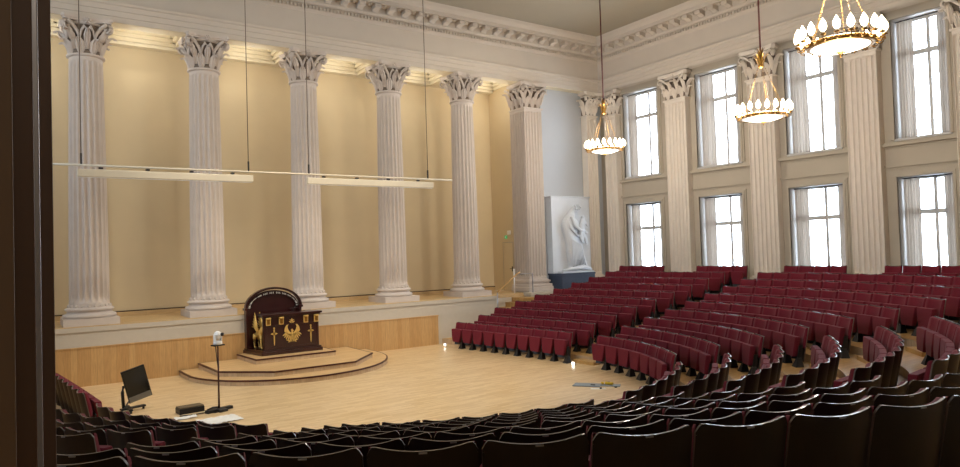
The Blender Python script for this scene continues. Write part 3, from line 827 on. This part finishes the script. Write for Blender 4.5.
# ------------------------------------------------------------------ dais and lectern
LX = -7.97
t = empty('stepped_dais', (LX, -2, 0), 0, 'three-step pale wooden dais with dark nosings under the lectern', 'platform')
def slab(pts, z0, z1, nm):
    g = MB(); n = len(pts)
    q = [(x-LX, y+2) for x, y in pts]
    g.prism(q, z0, z1-.03, M['riser']); s = g.build(nm+'_riser' if False else nm, t)
    h = MB()
    cx_ = sum(x for x, y in q)/n; cy_ = sum(y for x, y in q)/n
    big = []
    for x, y in q:
        v = Vector((x-cx_, y-cy_)); v = v*(1+.02/max(.3, v.length)); big.append((v.x+cx_, v.y+cy_))
    h.prism(big, z1-.042, z1-.002, M['nosing']); h.build('nosing', s)
    k = MB(); sm = [(cx_+(x-cx_)*(1-.035/max(.3, math.hypot(x-cx_, y-cy_))), cy_+(y-cy_)*(1-.035/max(.3, math.hypot(x-cx_, y-cy_)))) for x, y in q]
    k.prism(sm, z1-.01, z1, M['step']); k.build('tread', s)
arc = [(LX-3.02, -.98), (LX-3.02, -1.6)]
for i in range(1, 24):
    a = PI+PI*i/24; arc.append((LX+3.02*math.cos(a), -1.9+3.0*math.sin(a)))
arc += [(LX+3.02, -1.6), (LX+3.02, -.98)]
slab(arc, 0, .15, 'lower_step')
slab([(LX-2.48, -.985), (LX-2.40, -3.0), (LX-1.2, -4.18), (LX+1.2, -4.18), (LX+2.32, -2.95), (LX+2.32, -.985)], .15, .30, 'middle_step')
slab([(LX-1.34, -.99), (LX-1.24, -2.62), (LX+1.22, -2.62), (LX+1.22, -.99)], .30, .45, 'upper_step')

t = empty('lectern', (-7.9, -1.3, .45), 0, 'mahogany lectern with arched high back and gilded eagle and swords', 'lectern')
L_ = MB(); L_.prism([(-1.0, -.85), (.93, -.85), (.93, .36), (-1.22, .36)], 0, .10, M['mahogany']); L_.prism([(-.97, -.82), (.90, -.82), (.90, .36), (-1.19, .36)], .10, .15, M['mahogany']); L_.build('plinth', t, bevel=.01)
L_ = MB(); L_.box(-.90, .84, -.74, -.62, .15, 1.14, M['mahogany'])
L_.box(-.88, -.80, -.76, -.6, .15, 1.14, M['mahogany']); L_.box(.76, .84, -.76, -.6, .15, 1.14, M['mahogany'])
L_.box(-.88, .84, -.755, -.7, .15, .22, M['mahogany']); L_.box(-.88, .84, -.755, -.7, .86, .90, M['mahogany'])
L_.box(.76, .84, -.62, .2, .15, 1.14, M['mahogany']); L_.build('front_panel', t, bevel=.006)
L_ = MB(); L_.box(-.93, .89, -.80, -.30, 1.14, 1.18, M['mahogany']); L_.box(-.97, .93, -.85, -.28, 1.18, 1.24, M['mahogany'])
L_.box(.70, .93, -.3, .2, 1.16, 1.22, M['mahogany']); L_.build('desk_top', t, bevel=.008)
L_ = MB()    # arched back
R = .84
pts = [(-R, 0)]+[(-R, 1.36)]+[(R*math.cos(a)*1.0, 1.36+.56*math.sin(a)) for a in [PI-PI*i/24 for i in range(1, 24)]]+[(R, 1.36), (R, 0)]
T = Matrix.Translation((-.265, .30, .0)) @ Matrix.Rotation(PI/2, 4, 'X')
bkm = MB(); bkm.prism(pts[::-1], -.06, .0, M['mahogany'], T=T)
bk_ = bkm.build('arched_back', t)
rim = MB()
outer = [(.91*math.cos(a), 1.39+.63*math.sin(a)) for a in [PI-PI*i/28 for i in range(29)]]
for q0, q1 in zip(outer, outer[1:]):
    sgm = [q0, q1, (q1[0]*.93, 1.38+(q1[1]-1.38)*.9), (q0[0]*.93, 1.38+(q0[1]-1.38)*.9)]
    rim.prism(sgm, -.02, .16, M['mahogany'], T=T)
rim.box(-1.20, -1.06, .12, .38, 1.33, 1.40, M['mahogany']); rim.box(.53, .67, .12, .38, 1.33, 1.40, M['mahogany'])
rim.box(-1.16, -1.08, .14, .36, .1, 1.35, M['mahogany']); rim.box(.55, .62, .14, .36, .1, 1.35, M['mahogany'])
rim.build('arch_frame', t, bevel=.004)
lt = MB()
for i in range(1, 46):
    if i % 4 == 0: continue
    a = PI-PI*i/46
    lt.box(-.011, .011, -.002, .02, -.028, .028, M['paper'], T=Matrix.Translation((-.265+.765*math.cos(a), .225, 1.37+.47*math.sin(a))) @ Matrix.Rotation(-(a-PI/2)*-1, 4, 'Y'))

qa = [PI-PI*i/40 for i in range(1, 40)]
band_ = [(.80*math.cos(a), 1.37+.505*math.sin(a)) for a in qa]+[(.73*math.cos(a), 1.37+.435*math.sin(a)) for a in reversed(qa)]
for i in range(38):
    q = [band_[i], band_[i+1], band_[-2-i], band_[-1-i]]
    lt.prism(q[::-1], .0, .012, M['mahogany'], T=Matrix.Translation((-.265, .242, 0)) @ Matrix.Rotation(PI/2, 4, 'X'))
lt.build('arch_inscription', t)
st_ = MB(); st_.box(-.1, .1, -.01, .05, -.12, .12, M['nosing'], T=Matrix.Translation((.4, -.05, 1.42))); 
md = MB(); md.box(.2, .5, .0, .18, 1.30, 1.32, M['mahogany']); md.tube([(.32, .05, 1.24), (.32, .08, 1.31)], .015, M['black']); md.tube([(.1, -.4, 1.24), (.16, -.38, 1.35), (.30, -.3, 1.42)], .008, M['black']); md.build('reading_stand', t)
def relief(name, polys, parent, depth=.02, m='gold', T0=None):
    g = MB()
    for p in polys:
        g.prism(p, 0, depth, M[m], T=T0)
    return g.build(name, parent)
TF = Matrix.Translation((-.02, -.742, 0)) @ Matrix.Rotation(PI/2, 4, 'X')   # x right, y up, extrudes toward the hall
def ell(cx, cz, rx, rz, n=14, rot=0):
    return [(cx+rx*math.cos(a)*math.cos(rot)-rz*math.sin(a)*math.sin(rot), cz+rx*math.cos(a)*math.sin(rot)+rz*math.sin(a)*math.cos(rot)) for a in [2*PI*i/n for i in range(n)]]
eg = [ell(0, .53, .055, .13), ell(0, .69, .034, .045), [(.02, .70), (.07, .675), (.02, .665)]]
for s_ in (-1, 1):
    eg.append([(s_*x, z) for x, z in ((.03, .52), (.03, .62), (.08, .66), (.12, .72), (.145, .80), (.13, .86), (.10, .88), (.17, .87), (.22, .80), (.245, .70), (.235, .66), (.15, .60), (.09, .53))][::s_])
    for i in range(5):
        a = math.radians(-38-i*13); bx = .20-.035*i; bz = .63-.018*i; L1 = .11+.012*i
        eg.append(ell(s_*(bx+math.cos(a)*L1*.35), bz+math.sin(a)*L1*.6, L1*.75, .019, 10, a if s_ > 0 else PI-a))
    eg.append(ell(s_*.10, .385, .10, .018, 10, s_*.3)); eg.append(ell(s_*.07, .36, .07, .014, 10, -s_*.35)); eg.append(ell(s_*.035, .43, .016, .05, 8))
eg = [[(x, z) for x, z in p] for p in eg]
relief('eagle_emblem', eg, t, .022, 'gold', TF)
for s_ in (-.56, .60):
    sw = [[(s_-.016, .33), (s_, .27), (s_+.016, .33), (s_+.02, .62), (s_-.02, .62)], [(s_-.11, .63), (s_-.06, .61), (s_+.06, .61), (s_+.11, .63), (s_+.06, .66), (s_-.06, .66)],
          ell(s_, .72, .018, .07), ell(s_, .80, .026, .026), ell(s_, .63, .035, .05, 8)]
    relief('sword_emblem', sw, t, .02, 'gold', TF)
stp = []
for i in range(10):
    a = PI/2+PI*i/5; r = .085 if i % 2 == 0 else .035; stp.append((.0+r*math.cos(a), 1.0+r*.9*math.sin(a)))
relief('star_emblem', [stp, ell(-.05, .95, .05, .014, 8, -.6), ell(.05, .95, .05, .014, 8, .6)], t, .02, 'gold', TF)
for x in (-.76, -.36, .42, .76):
    br = MB(); br.box(x-.07, x+.07, -.79, -.70, .90, 1.13, M['gold']); br.box(x-.045, x+.045, -.80, -.78, .93, 1.08, M['bronze'])
    br.tube([(x-.07, -.80, 1.11), (x+.07, -.80, 1.11)], .03, M['gold'], 8); br.tube([(x-.06, -.775, .92), (x+.06, -.775, .92)], .024, M['gold'], 8); br.build('bracket', t)
# gilded winged beast standing at the left side of the desk
g = tag(empty('gilded_griffin', (-8.72, -1.46, .606), 0), 'small gilded winged lion figure standing at the lectern left side', 'statue')
b = MB(); X = 0
b.tube([(0, .28, .42), (0, .1, .44), (0, -.12, .50), (0, -.22, .62), (0, -.25, .72)], [.07, .09, .11, .09, .05], M['gold'], 10)
b.ball((0, -.29, .74), (.06, .085, .07), M['gold'], 10); b.ball((0, -.37, .72), (.03, .05, .035), M['gold'], 8)
for s_ in (-1, 1):
    b.tube([(s_*.06, -.16, .45), (s_*.065, -.2, .25), (s_*.06, -.18, .06), (s_*.06, -.24, .02)], [.05, .034, .024, .03], M['gold'], 8)
    b.tube([(s_*.06, .26, .42), (s_*.075, .3, .28), (s_*.07, .34, .17), (s_*.07, .28, .03), (s_*.07, .22, .02)], [.07, .05, .026, .024, .03], M['gold'], 8)
b.tube([(0, .32, .44), (0, .42, .3), (0, .46, .15), (0, .40, .08)], .016, M['gold'], 6); bo = b.build('body', g)
wgs = MB()
for s_ in (-1, 1):
    for i in range(6):
        wgs.tube([(s_*.08, -.06+.02*i, .52), (s_*.10, .06+.03*i, .76-.02*i), (s_*.08, .22+.05*i, 1.10-.09*i)], [.03, .03, .01], M['gold'], 6)
wgs.build('wings', g)
ps = MB(); ps.box(-.09, .09, -.36, .44, 0, .012, M['mahogany']); ps.build('foot_plate', g)
g.rotation_euler = (0, 0, .1)

# ------------------------------------------------------------------ stage stairs, rail, relief, small fittings
t = empty('stage_steps', (1.65, -1.2, .9), 0, 'short flight of pale wooden steps up to the stage', 'steps')
s = MB()
for i in range(4): s.box(-.80+.33*i, .84, -.12, .70, -.6 if i == 0 else .05+.18*i-.18, .05+.18*i, M['tread'])
s.build('treads', t)
t = empty('stair_rail', (.8, -1.0, ZST), 0, 'light metal stair handrail with wooden grip at the stage steps', 'handrail')
s = MB(); s.tube([(-.04, 0, -.95), (-.04, 0, .12)], .024, M['alu'], 8); s.build('post', t); s = MB(); s.tube([(1.2, .5, .0), (1.2, .5, 1.0)], .026, M['white'], 8); s.build('post', t); s = MB()
s.tube([(1.2, .1, .78), (1.85, .1, .80), (1.85, .1, -.6)], .026, M['alu'], 8); s.build('end_rail', t)
s = MB(); s.tube([(-.06, 0, .12), (.12, 0, .22), (1.0, .05, .80), (1.2, .1, .86)], .028, M['tread'], 8); s.build('grip', t)
s = MB(); s.box(2.835, 2.862, .62, 1.3, ZST, 3.75, M['cream']); s.box(2.828, 2.84, .59, .62, ZST, 3.78, M['taupe']); s.box(2.828, 2.84, 1.3, 1.33, ZST, 3.78, M['taupe']); s.box(2.828, 2.84, .6, 1.32, 3.75, 3.78, M['taupe'])
d2 = struct(s, 'door_2'); h = MB(); h.tube([(2.83, .70, 2.62), (2.79, .70, 2.62), (2.79, .82, 2.62)], .012, M['black'], 6); h.box(2.825, 2.835, .66, .72, 2.5, 2.72, M['black']); h.build('door_handle', d2)
s = MB(); s.box(2.79, 2.85, .74, .94, 4.1, 4.28, M['white']); tag(s.build('wall_speaker', bevel=.01), 'small white wall box above the stage door', 'speaker')
s = MB(); s.box(2.80, 2.85, 1.02, 1.16, 3.93, 4.07, M['green']); s.box(2.795, 2.8, 1.06, 1.12, 3.96, 4.03, M['white']); tag(s.build('exit_sign', bevel=.006), 'small green exit sign above the stage door', 'sign')

t = empty('relief_sculpture', (5.35, -.4, 2.36), 0, 'white plaster relief of a robed figure carrying a child', 'sculpture')
s = MB(); s.box(-1.13, 1.12, 0, .40, 0, 3.3, M['marble']); s.box(-1.17, 1.16, -.03, .42, 3.3, 3.36, M['marble']); s.build('slab', t, bevel=.01)
def skin(name, verts, edges, radii, m, parent, sub=2, sc=(1, 1, 1), loc=(0, 0, 0)):
    me = bpy.data.meshes.new(name); me.from_pydata(verts, edges, []); o = bpy.data.objects.new(name, me); C.objects.link(o)
    o.modifiers.new('s', 'SKIN'); me_ = me
    bm = bmesh.new(); bm.from_mesh(me); lay = bm.verts.layers.skin.verify()
    for v, r in zip(bm.verts, radii): v[lay].radius = (r, r) if not isinstance(r, tuple) else r
    bm.verts.ensure_lookup_table(); bm.verts[0][lay].use_root = True
    bm.to_mesh(me); bm.free()
    if sub:
        q = o.modifiers.new('u', 'SUBSURF'); q.levels = sub; q.render_levels = sub
    me.materials.append(m); o.parent = parent; o.scale = sc; o.location = loc
    return o
# robed adult: leans to the right over the child; x right, z up, y depth (flattened)
V = [(.0, 0, 1.45), (-.04, 0, 1.05), (.0, 0, .6), (.05, 0, .15), (-.18, 0, 1.85), (-.26, 0, 2.2), (-.18, 0, 2.5), (.02, 0, 2.65), (.14, -.05, 2.76), (.24, -.08, 2.80),
     (.0, -.1, 2.3), (.2, -.18, 1.98), (.45, -.2, 1.8), (.62, -.18, 1.72), (.22, 0, 1.0), (.38, 0, .5), (.55, -.02, .18), (.78, -.05, .1), (-.25, 0, .1)]
Ed = [(0, 1), (1, 2), (2, 3), (0, 4), (4, 5), (5, 6), (6, 7), (7, 8), (8, 9), (6, 10), (10, 11), (11, 12), (12, 13), (1, 14), (14, 15), (15, 16), (16, 17), (3, 18)]
Rr = [.27, .28, .26, .24, .27, .28, .25, .13, .20, .15, .14, .11, .09, .06, .24, .2, .14, .06, .1]
fig = skin('robed_figure', V, Ed, Rr, M['marble'], t, 2, (1.3, .75, 1), (-.04, -.08, 0))
V = [(.42, 0, 1.95), (.48, 0, 2.15), (.50, 0, 2.32), (.50, -.03, 2.46), (.36, 0, 1.7), (.58, 0, 1.5), (.66, 0, 1.28), (.68, 0, 1.18), (.68, -.02, 2.1), (.74, -.05, 1.95), (.4, 0, 1.45), (.5, 0, 1.25)]
Ed = [(0, 1), (1, 2), (2, 3), (0, 4), (4, 5), (5, 6), (6, 7), (1, 8), (8, 9), (4, 10), (10, 11)]
skin('child_figure', V, Ed, [.14, .13, .07, .12, .14, .1, .06, .05, .06, .04, .1, .06], M['marble'], t, 2, (1.15, .9, 1.02), (-.14, -.26, 0))
s = MB()     # robe folds and tousled hair
for i in range(9):
    x = -.22+i*.075; s.tube([(x*.9-.02, -.26-.03*math.cos(x*4), 1.45-.03*i), (x+.02, -.27, .8), (x*1.3+.1, -.25, .12)], [.018, .028, .032], M['marble'], 6)
s.tube([(-.42, -.2, 2.35), (-.32, -.3, 1.95), (.05, -.30, 1.62), (.3, -.3, 1.6)], .05, M['marble'], 6); s.tube([(-.25, -.28, 2.45), (-.08, -.33, 2.05), (.2, -.36, 1.85), (.42, -.36, 1.82)], [.07, .075, .06, .045], M['marble'], 8); s.tube([(-.36, -.27, 2.2), (-.2, -.31, 1.9), (.02, -.31, 1.75)], .03, M['marble'], 6)
s.build('robe_folds', t)
s = MB()
for i in range(16):
    a = i*.42; s.ball((.17+(.17-.05*(i % 3))*math.cos(a), -.24-.03*(i % 2), 2.86+.1*math.sin(a)), .05, M['marble'], 6)
s.build('hair', t)
s = MB(); s.prism([(-.85, -.32), (.95, -.34), (1.0, -.02), (-.9, -.02)], .0, .07, M['marble']); s.tube([(-.8, -.22, .1), (-.2, -.25, .16), (.4, -.25, .22), (.9, -.22, .12)], [.06, .09, .12, .06], M['marble'], 8); s.build('rocky_ground', t)
s = MB(); s.box(4.27, 6.2, -.9, -.02, 1.1, 2.28, M['bluebox']); s.box(4.24, 6.21, -.93, .0, 2.28, 2.355, M['bluebox'])
tag(s.build('pedestal', bevel=.01), 'dark slate-blue pedestal under the white relief, behind the maroon seats', 'pedestal')

# ------------------------------------------------------------------ hanging bars and wires
BY, BZ = -3.0, 5.70
def bar(x0, x1, lab, wires):
    t = empty('hanging_light_bar', (x0, BY, BZ), 0, lab, 'light bar', 'two cream bars hanging in front of the stage')
    s = MB(); L = x1-x0; s.box(0, L, -.05, .05, -.10, .10, M['bar']); s.build('housing', t, bevel=.02)
    s = MB(); s.box(.04, L-.04, -.035, .035, -.112, -.10, M['white']); s.build('diffuser', t)
    for i in range(4):
        s = MB(); xx = L*(.12+.25*i); s.tube([(xx, 0, .10), (xx, 0, .2), (xx+.04, 0, .22)], .018, M['alu'], 6); s.box(xx-.05, xx+.05, -.03, .03, .12, .16, M['black']); s.build('clamp', t)
    for wx in wires:
        s = MB(); s.tube([(wx-x0, 0, .18), (wx-x0, 0, ZC-BZ)], .012, M['wire'], 5); s.box(wx-x0-.02, wx-x0+.02, -.02, .02, .2, .5, M['black']); s.build('suspension_wire', t)
bar(-13.69, -9.3, 'left long cream light bar hanging before the first two columns', (-13.6, -9.42))
bar(-7.68, -3.26, 'right long cream light bar hanging before the third and fourth columns', (-7.62, -3.45))
s = MB(); s.tube([(-14.3, BY, BZ+.2), (-2.49, BY, BZ+.2)], .028, M['bar'], 8); tag(s.build('support_rail'), 'thin cream rail running above both hanging light bars', 'rail')

# ------------------------------------------------------------------ chandeliers
def chandelier_parts():
    P = {}
    s = MB(); s.lathe([(.55, -.03), (.60, -.02), (.62, .0), (.61, .05), (.57, .07), (.57, .04), (.54, .03)], M['bronze'], 48)
    for i in range(48):
        a = 2*PI*i/48; s.ball((.62*math.cos(a), .62*math.sin(a), .03), (.025, .025, .03), M['bronze'], 5)
    P['ring'] = s
    s = MB(); s.lathe([(.02, -.13), (.18, -.115), (.34, -.085), (.46, -.05), (.545, -.02)], M['dish'], 40); P['dish'] = s
    s = MB(); s.lathe([(.0, -.24), (.015, -.23), (.02, -.2), (.012, -.17), (.05, -.15), (.07, -.13)], M['bronze'], 12)
    for i in range(8):
        a = 2*PI*i/8; s.ball((.07*math.cos(a), .07*math.sin(a), -.14), (.03, .02, .012), M['bronze'], 6)
    P['finial'] = s
    s = MB(); s.tube([(.60, 0, .02), (.68, 0, -.03), (.75, 0, .0), (.74, 0, .06)], .014, M['bronze'], 6); s.lathe([(.01, .06), (.05, .07), (.055, .09), (.02, .1)], M['bronze'], 10, c=(.74, 0)); s.lathe([(.018, .08), (.02, .12), (.016, .135)], M['paper'], 8, c=(.74, 0))
    P['arm'] = s
    s = MB()
    s.lathe([(.016, .13), (.05, .165), (.068, .22), (.06, .28), (.03, .34), (.006, .385)], M['bulb'], 10, c=(.74, 0)); P['lamp'] = s
    s = MB(); s.tube([(.6, 0, .06), (.08, 0, 1.5)], .003, M['bronze'], 5)
    for i in range(22):
        f = (i+.5)/22; x, z = .6-.52*f, .06+1.44*f
        s.ball((x, 0, z), (.005, .010, .02) if i % 2 else (.010, .005, .02), M['bronze'], 6)
    P['chain'] = s
    s = MB(); s.lathe([(.02, 1.42), (.07, 1.45), (.085, 1.5), (.06, 1.56), (.03, 1.62), (.02, 1.7)], M['bronze'], 16)
    for i in range(8):
        a = 2*PI*i/8; o = Vector((math.cos(a), math.sin(a), 0)); tt = Vector((-o.y, o.x, 0))
        rows = []
        for z, r, w in ((1.5, .07, .02), (1.6, .09, .035), (1.70, .12, .035), (1.78, .17, .02), (1.80, .22, .006)):
            rows.append([tuple(o*r+tt*w*u+Vector((0, 0, z-.01*abs(u)))) for u in (-1, 0, 1)])
        s.grid(rows, M['bronze'])
        rows = []
        for z, r, w in ((1.6, .04, .02), (1.8, .05, .03), (1.95, .08, .02), (2.02, .12, .006)):
            o2 = Vector((math.cos(a+.39), math.sin(a+.39), 0)); t2 = Vector((-o2.y, o2.x, 0))
            rows.append([tuple(o2*r+t2*w*u+Vector((0, 0, z-.01*abs(u)))) for u in (-1, 0, 1)])
        s.grid(rows, M['bronze'])
    P['crown'] = s
    return {k: v.mesh(k) for k, v in P.items()}
CP = chandelier_parts()
NA = 20
for (x, y, z, lab) in ((2.85, -5.09, 6.96, 'lit gilt chandelier farthest away, hanging near the room corner'), (1.51, -12.3, 6.76, 'lit gilt chandelier in the middle of the three, on its red rod'),
                       (-2.9, -16.66, 6.88, 'nearest lit gilt chandelier, at top right with its chains cut off')):
    t = empty('chandelier', (x, y, z), .1, lab, 'chandelier', 'three lit ring chandeliers'); t.scale = (.93,)*3
    def part(nm, parent=t, rz=0):
        o = bpy.data.objects.new(nm, CP[nm]); C.objects.link(o); o.parent = parent; o.rotation_euler = (0, 0, rz); return o
    part('ring'); part('dish'); part('finial'); part('crown')
    for i in range(NA):
        a = part('arm', t, 2*PI*i/NA); part('lamp', a, 0)
    for i in range(5): part('chain', t, 2*PI*i/5+.2)
    s = MB(); s.tube([(0, 0, 1.68), (0, 0, (ZC-z)/.93)], .026, M['rod'], 8); s.build('rod', t)
    ld = bpy.data.lights.new('chandelier_glow', 'POINT'); ld.energy = 330; ld.color = (1, .90, .77); ld.shadow_soft_size = .35
    lo = bpy.data.objects.new('chandelier_glow', ld); C.objects.link(lo); lo.location = (x, y, z+.75)
    ld = bpy.data.lights.new('dish_glow', 'POINT'); ld.energy = 90; ld.color = (1, .92, .8); ld.shadow_soft_size = .3
    lo = bpy.data.objects.new('dish_glow', ld); C.objects.link(lo); lo.location = (x, y, z-.5)

# ------------------------------------------------------------------ equipment on the arena floor
t = empty('tilted_monitor', (-12.9, -5.4, 0), 0, 'black flat screen tilted on a wheeled stand, left of the dais', 'monitor')
s = MB()
T = Matrix.Translation((.14, -.05, .62)) @ Matrix.Rotation(math.radians(5), 4, 'Z') @ Matrix.Rotation(math.radians(-15), 4, 'Y') @ Matrix.Rotation(math.radians(8), 4, 'X')
s.box(-.25, .25, -.025, .025, -.385, .385, M['black'], T); s.box(-.23, .23, -.03, -.024, -.24, .365, M['screen'], T); s.box(-.235, .235, -.031, -.025, -.38, -.25, M['grey'], T); s.build('screen', t, bevel=.006)
s = MB(); s.tube([(-.12, .02, .04), (-.14, .04, .45), (-.12, .06, .56), (.0, .0, .60)], .035, M['black'], 8); s.tube([(-.1, .0, .1), (.05, -.02, .35)], .02, M['grey'], 6); s.build('arm', t)
s = MB(); s.box(-.2, .35, -.06, .06, .06, .10, M['black'], Matrix.Rotation(.35, 4, 'Z')); s.box(-.05, .03, -.3, .3, .06, .10, M['black']); s.build('base', t, bevel=.006)
for (x, y) in ((.30, .12), (-.17, -.08), (-.01, -.27), (-.01, .27)):
    s = MB(); s.tube([(x-.02, y, .035), (x+.02, y, .035)], .035, M['black'], 12); s.build('wheel', t)

t = empty('camera_stand', (-11.28, -6.78, 0), .35, 'thin dark stand carrying the white camera in front of the dais', 'stand')
s = MB(); s.tube([(0, 0, .03), (0, 0, 1.47)], [.022, .016], M['nosing'], 8); s.tube([(.015, 0, .75), (-.06, 0, 1.45)], .010, M['black'], 6); s.build('pole', t)
s = MB(); s.box(-.32, .32, -.06, .06, .0, .07, M['black']); s.box(-.1, .1, -.2, .2, 0, .06, M['black']); s.tube([(-.3, 0, .08), (-.15, 0, .11), (0, .02, .09)], .02, M['black'], 6); s.build('base', t, bevel=.008)
s = MB(); s.box(-.13, .13, -.08, .08, 1.46, 1.49, M['black']); s.build('shelf', t, bevel=.004)
t = empty('robot_camera', (-11.28, -6.78, 1.492), .5, 'white pan-tilt video camera on top of the thin stand', 'camera'); t.scale = (.85,)*3
s = MB(); s.lathe([(.11, 0), (.12, .02), (.11, .08), (.08, .10)], M['white'], 20); s.build('base', t)
s = MB(); s.box(-.11, -.085, -.05, .05, .08, .27, M['white']); s.box(.085, .11, -.05, .05, .08, .27, M['white']); s.build('yoke', t, bevel=.01)
s = MB(); s.ball((0, 0, .24), (.085, .12, .115), M['white'], 16); s.build('head', t)
s = MB(); s.tube([(.03, -.09, .26), (.05, -.15, .27)], .045, M['black'], 14); s.build('lens', t)
t = empty('equipment_case', (-11.82, -6.42, 0), .1, 'low black equipment case with brownish top beside the camera stand', 'case')
s = MB(); s.box(-.27, .27, -.16, .16, 0, .12, M['black']); s.build('body', t, bevel=.01)
s = MB(); s.box(-.26, .26, -.15, .15, .12, .145, mat('brown_case_lid', srgb(96, 80, 56), .6, noise_amt=.1)); s.build('lid', t, bevel=.006)
s = MB(); s.tube([(-12.1, -6.75, .012), (-11.9, -6.82, .012), (-11.6, -6.80, .012), (-11.4, -6.95, .012), (-11.3, -6.9, .012)], .012, M['black'], 6); tag(s.build('cable'), 'black cable lying between the case and the camera stand', 'cable')
t = empty('clear_plastic_sheet', (-11.5, -7.75, 0), .1, 'crumpled whitish sheet on the floor before the camera stand', 'sheet')
rows = []
for j in range(12):
    rows.append([(-.4+.8*i/15, -.3+.6*j/11, .015+.05*abs(noise.noise(Vector((i*.5, j*.5, 0))))) for i in range(16)])
s = MB(); s.grid(rows, M['paper']); s.build('sheet', t)
s = MB(); 
for j in range(1): pass
rows = [[(-12.25+.45*i/9, -7.12+.25*j/6, .01+.05*abs(noise.noise(Vector((i*.6, j*.7, 3))))) for i in range(10)] for j in range(7)]
s.grid(rows, M['paper']); tag(s.build('crumpled_paper'), 'small crumpled white paper left of the sheet on the floor', 'paper')
# flat things near the right-hand front seats
s = MB(); T = Matrix.Translation((-3.32, -10.35, 0)) @ Matrix.Rotation(-.95, 4, 'Z')
s.box(-.38, .30, -.19, .19, 0, .02, M['gunmetal'], T); s.box(.05, .16, -.08, .0, .02, .035, M['black'], T)
tag(s.build('floor_box_lid', bevel=.004), 'flat grey cover plate lying on the parquet before the front seats', 'cover')
s = MB(); T = Matrix.Translation((-2.98, -10.72, 0)) @ Matrix.Rotation(-.9, 4, 'Z')
s.box(-.22, .26, -.12, .12, 0, .018, M['gunmetal'], T); tag(s.build('small_floor_plate', bevel=.004), 'smaller grey plate under the yellow roll on the parquet', 'cover')
s = MB(); s.tube([(-3.0, -10.60, .05), (-2.93, -10.78, .05)], .035, M['yellow'], 12); s.ball((-3.05, -10.55, .05), (.04, .05, .03), M['yellow'], 8); s.tube([(-2.97, -10.66, .05), (-2.95, -10.71, .05)], .037, M['black'], 12)
tag(s.build('yellow_tape_roll'), 'yellow tool lying on the small grey floor plate', 'tool')
s = MB(); T = Matrix.Translation((-3.45, -10.80, 0)) @ Matrix.Rotation(-.6, 4, 'Z')
s.box(-.18, .18, -.07, .07, 0, .006, M['paper'], T); tag(s.build('paper_slip'), 'white paper slip on the parquet nearest the foreground seats', 'paper')
s = MB(); s.ball((-3.42, -10.86, .02), (.04, .03, .018), M['black'], 8); tag(s.build('bottle_lid'), 'small black lid lying on the white paper slip', 'lid')
s = MB(); s.ball((-3.05, -11.0, .018), (.05, .035, .018), M['black'], 8); tag(s.build('small_plug'), 'small black plug right of the paper slip on the parquet', 'plug')

# ------------------------------------------------------------------ light
w = bpy.data.worlds.new('sky'); bpy.context.scene.world = w; w.use_nodes = True
bg = w.node_tree.nodes['Background']; bg.inputs['Color'].default_value = (.76, .88, 1.0, 1); bg.inputs['Strength'].default_value = 15
def portal(y0, y1, z0, z1, x, sign):
    ld = bpy.data.lights.new('window_portal', 'AREA'); ld.shape = 'RECTANGLE'; ld.size = abs(y1-y0); ld.size_y = z1-z0; ld.cycles.is_portal = True
    o = bpy.data.objects.new('window_portal', ld); C.objects.link(o); o.location = (x, (y0+y1)/2, (z0+z1)/2)
    o.rotation_euler = (PI/2, 0, PI/2 if sign > 0 else -PI/2)
for a, b in wins:
    portal(a, b, ZU0, ZU1, XR+.56, 1); portal(a, b, ZL0, ZL1, XR+.56, 1)
for a, b in lwin: portal(a, b, 6.5, 10.28, XL-.52, -1)
def spot(loc, tgt, e, ang, col=(1, .82, .6), size=.15, blend=.6):
    ld = bpy.data.lights.new('ceiling_spot', 'SPOT'); ld.energy = e; ld.spot_size = math.radians(ang); ld.spot_blend = blend; ld.color = col; ld.shadow_soft_size = size
    o = bpy.data.objects.new('ceiling_spot', ld); C.objects.link(o); o.location = loc
    o.rotation_euler = (Vector(tgt)-Vector(loc)).to_track_quat('-Z', 'Y').to_euler()
# spots in the coffers washing the cream wall, one pair per bay
for a, b in zip(cols_x, cols_x[1:]):
    m_ = (a+b)/2
    ld = bpy.data.lights.new('coffer_lamp', 'POINT'); ld.energy = 34; ld.color = (1, .95, .86); ld.shadow_soft_size = .35
    o = bpy.data.objects.new('coffer_lamp', ld); C.objects.link(o); o.location = (m_, .7, 10.1)
# ceiling floodlights over the arena
for x, y in ((-12, -9), (-4, -9), (-8, -6.5)):
    spot((x, y, 12.7), (LX, -4.5, 0), 1350, 75, (1, .90, .75), .3)
for x in (-14, -10, -6, -2, 1):      # floods aimed at the stage wall
    spot((x, -7.5, 12.7), (x, 2.0, 5.0), 600, 80, (1, .91, .76), .3, .8)
ld = bpy.data.lights.new('jamb_fill', 'POINT'); ld.energy = 26; ld.color = (1, .86, .7); ld.shadow_soft_size = .15  # unseen fill light added behind the lens to brighten the door jamb
o = bpy.data.objects.new('jamb_fill', ld); C.objects.link(o); o.location = (-15.1, YR-2.2, 4.9)
vs = bpy.context.scene.view_settings
vs.view_transform = 'Standard'; vs.look = 'None'; vs.exposure = 0; vs.gamma = 1; vs.use_curve_mapping = False
bpy.context.scene.cycles.use_denoising = True
bpy.context.scene.cycles.max_bounces = 8
bpy.context.scene.cycles.diffuse_bounces = 5
bpy.context.scene.cycles.transparent_max_bounces = 12
bpy.context.scene.cycles.sample_clamp_indirect = 4
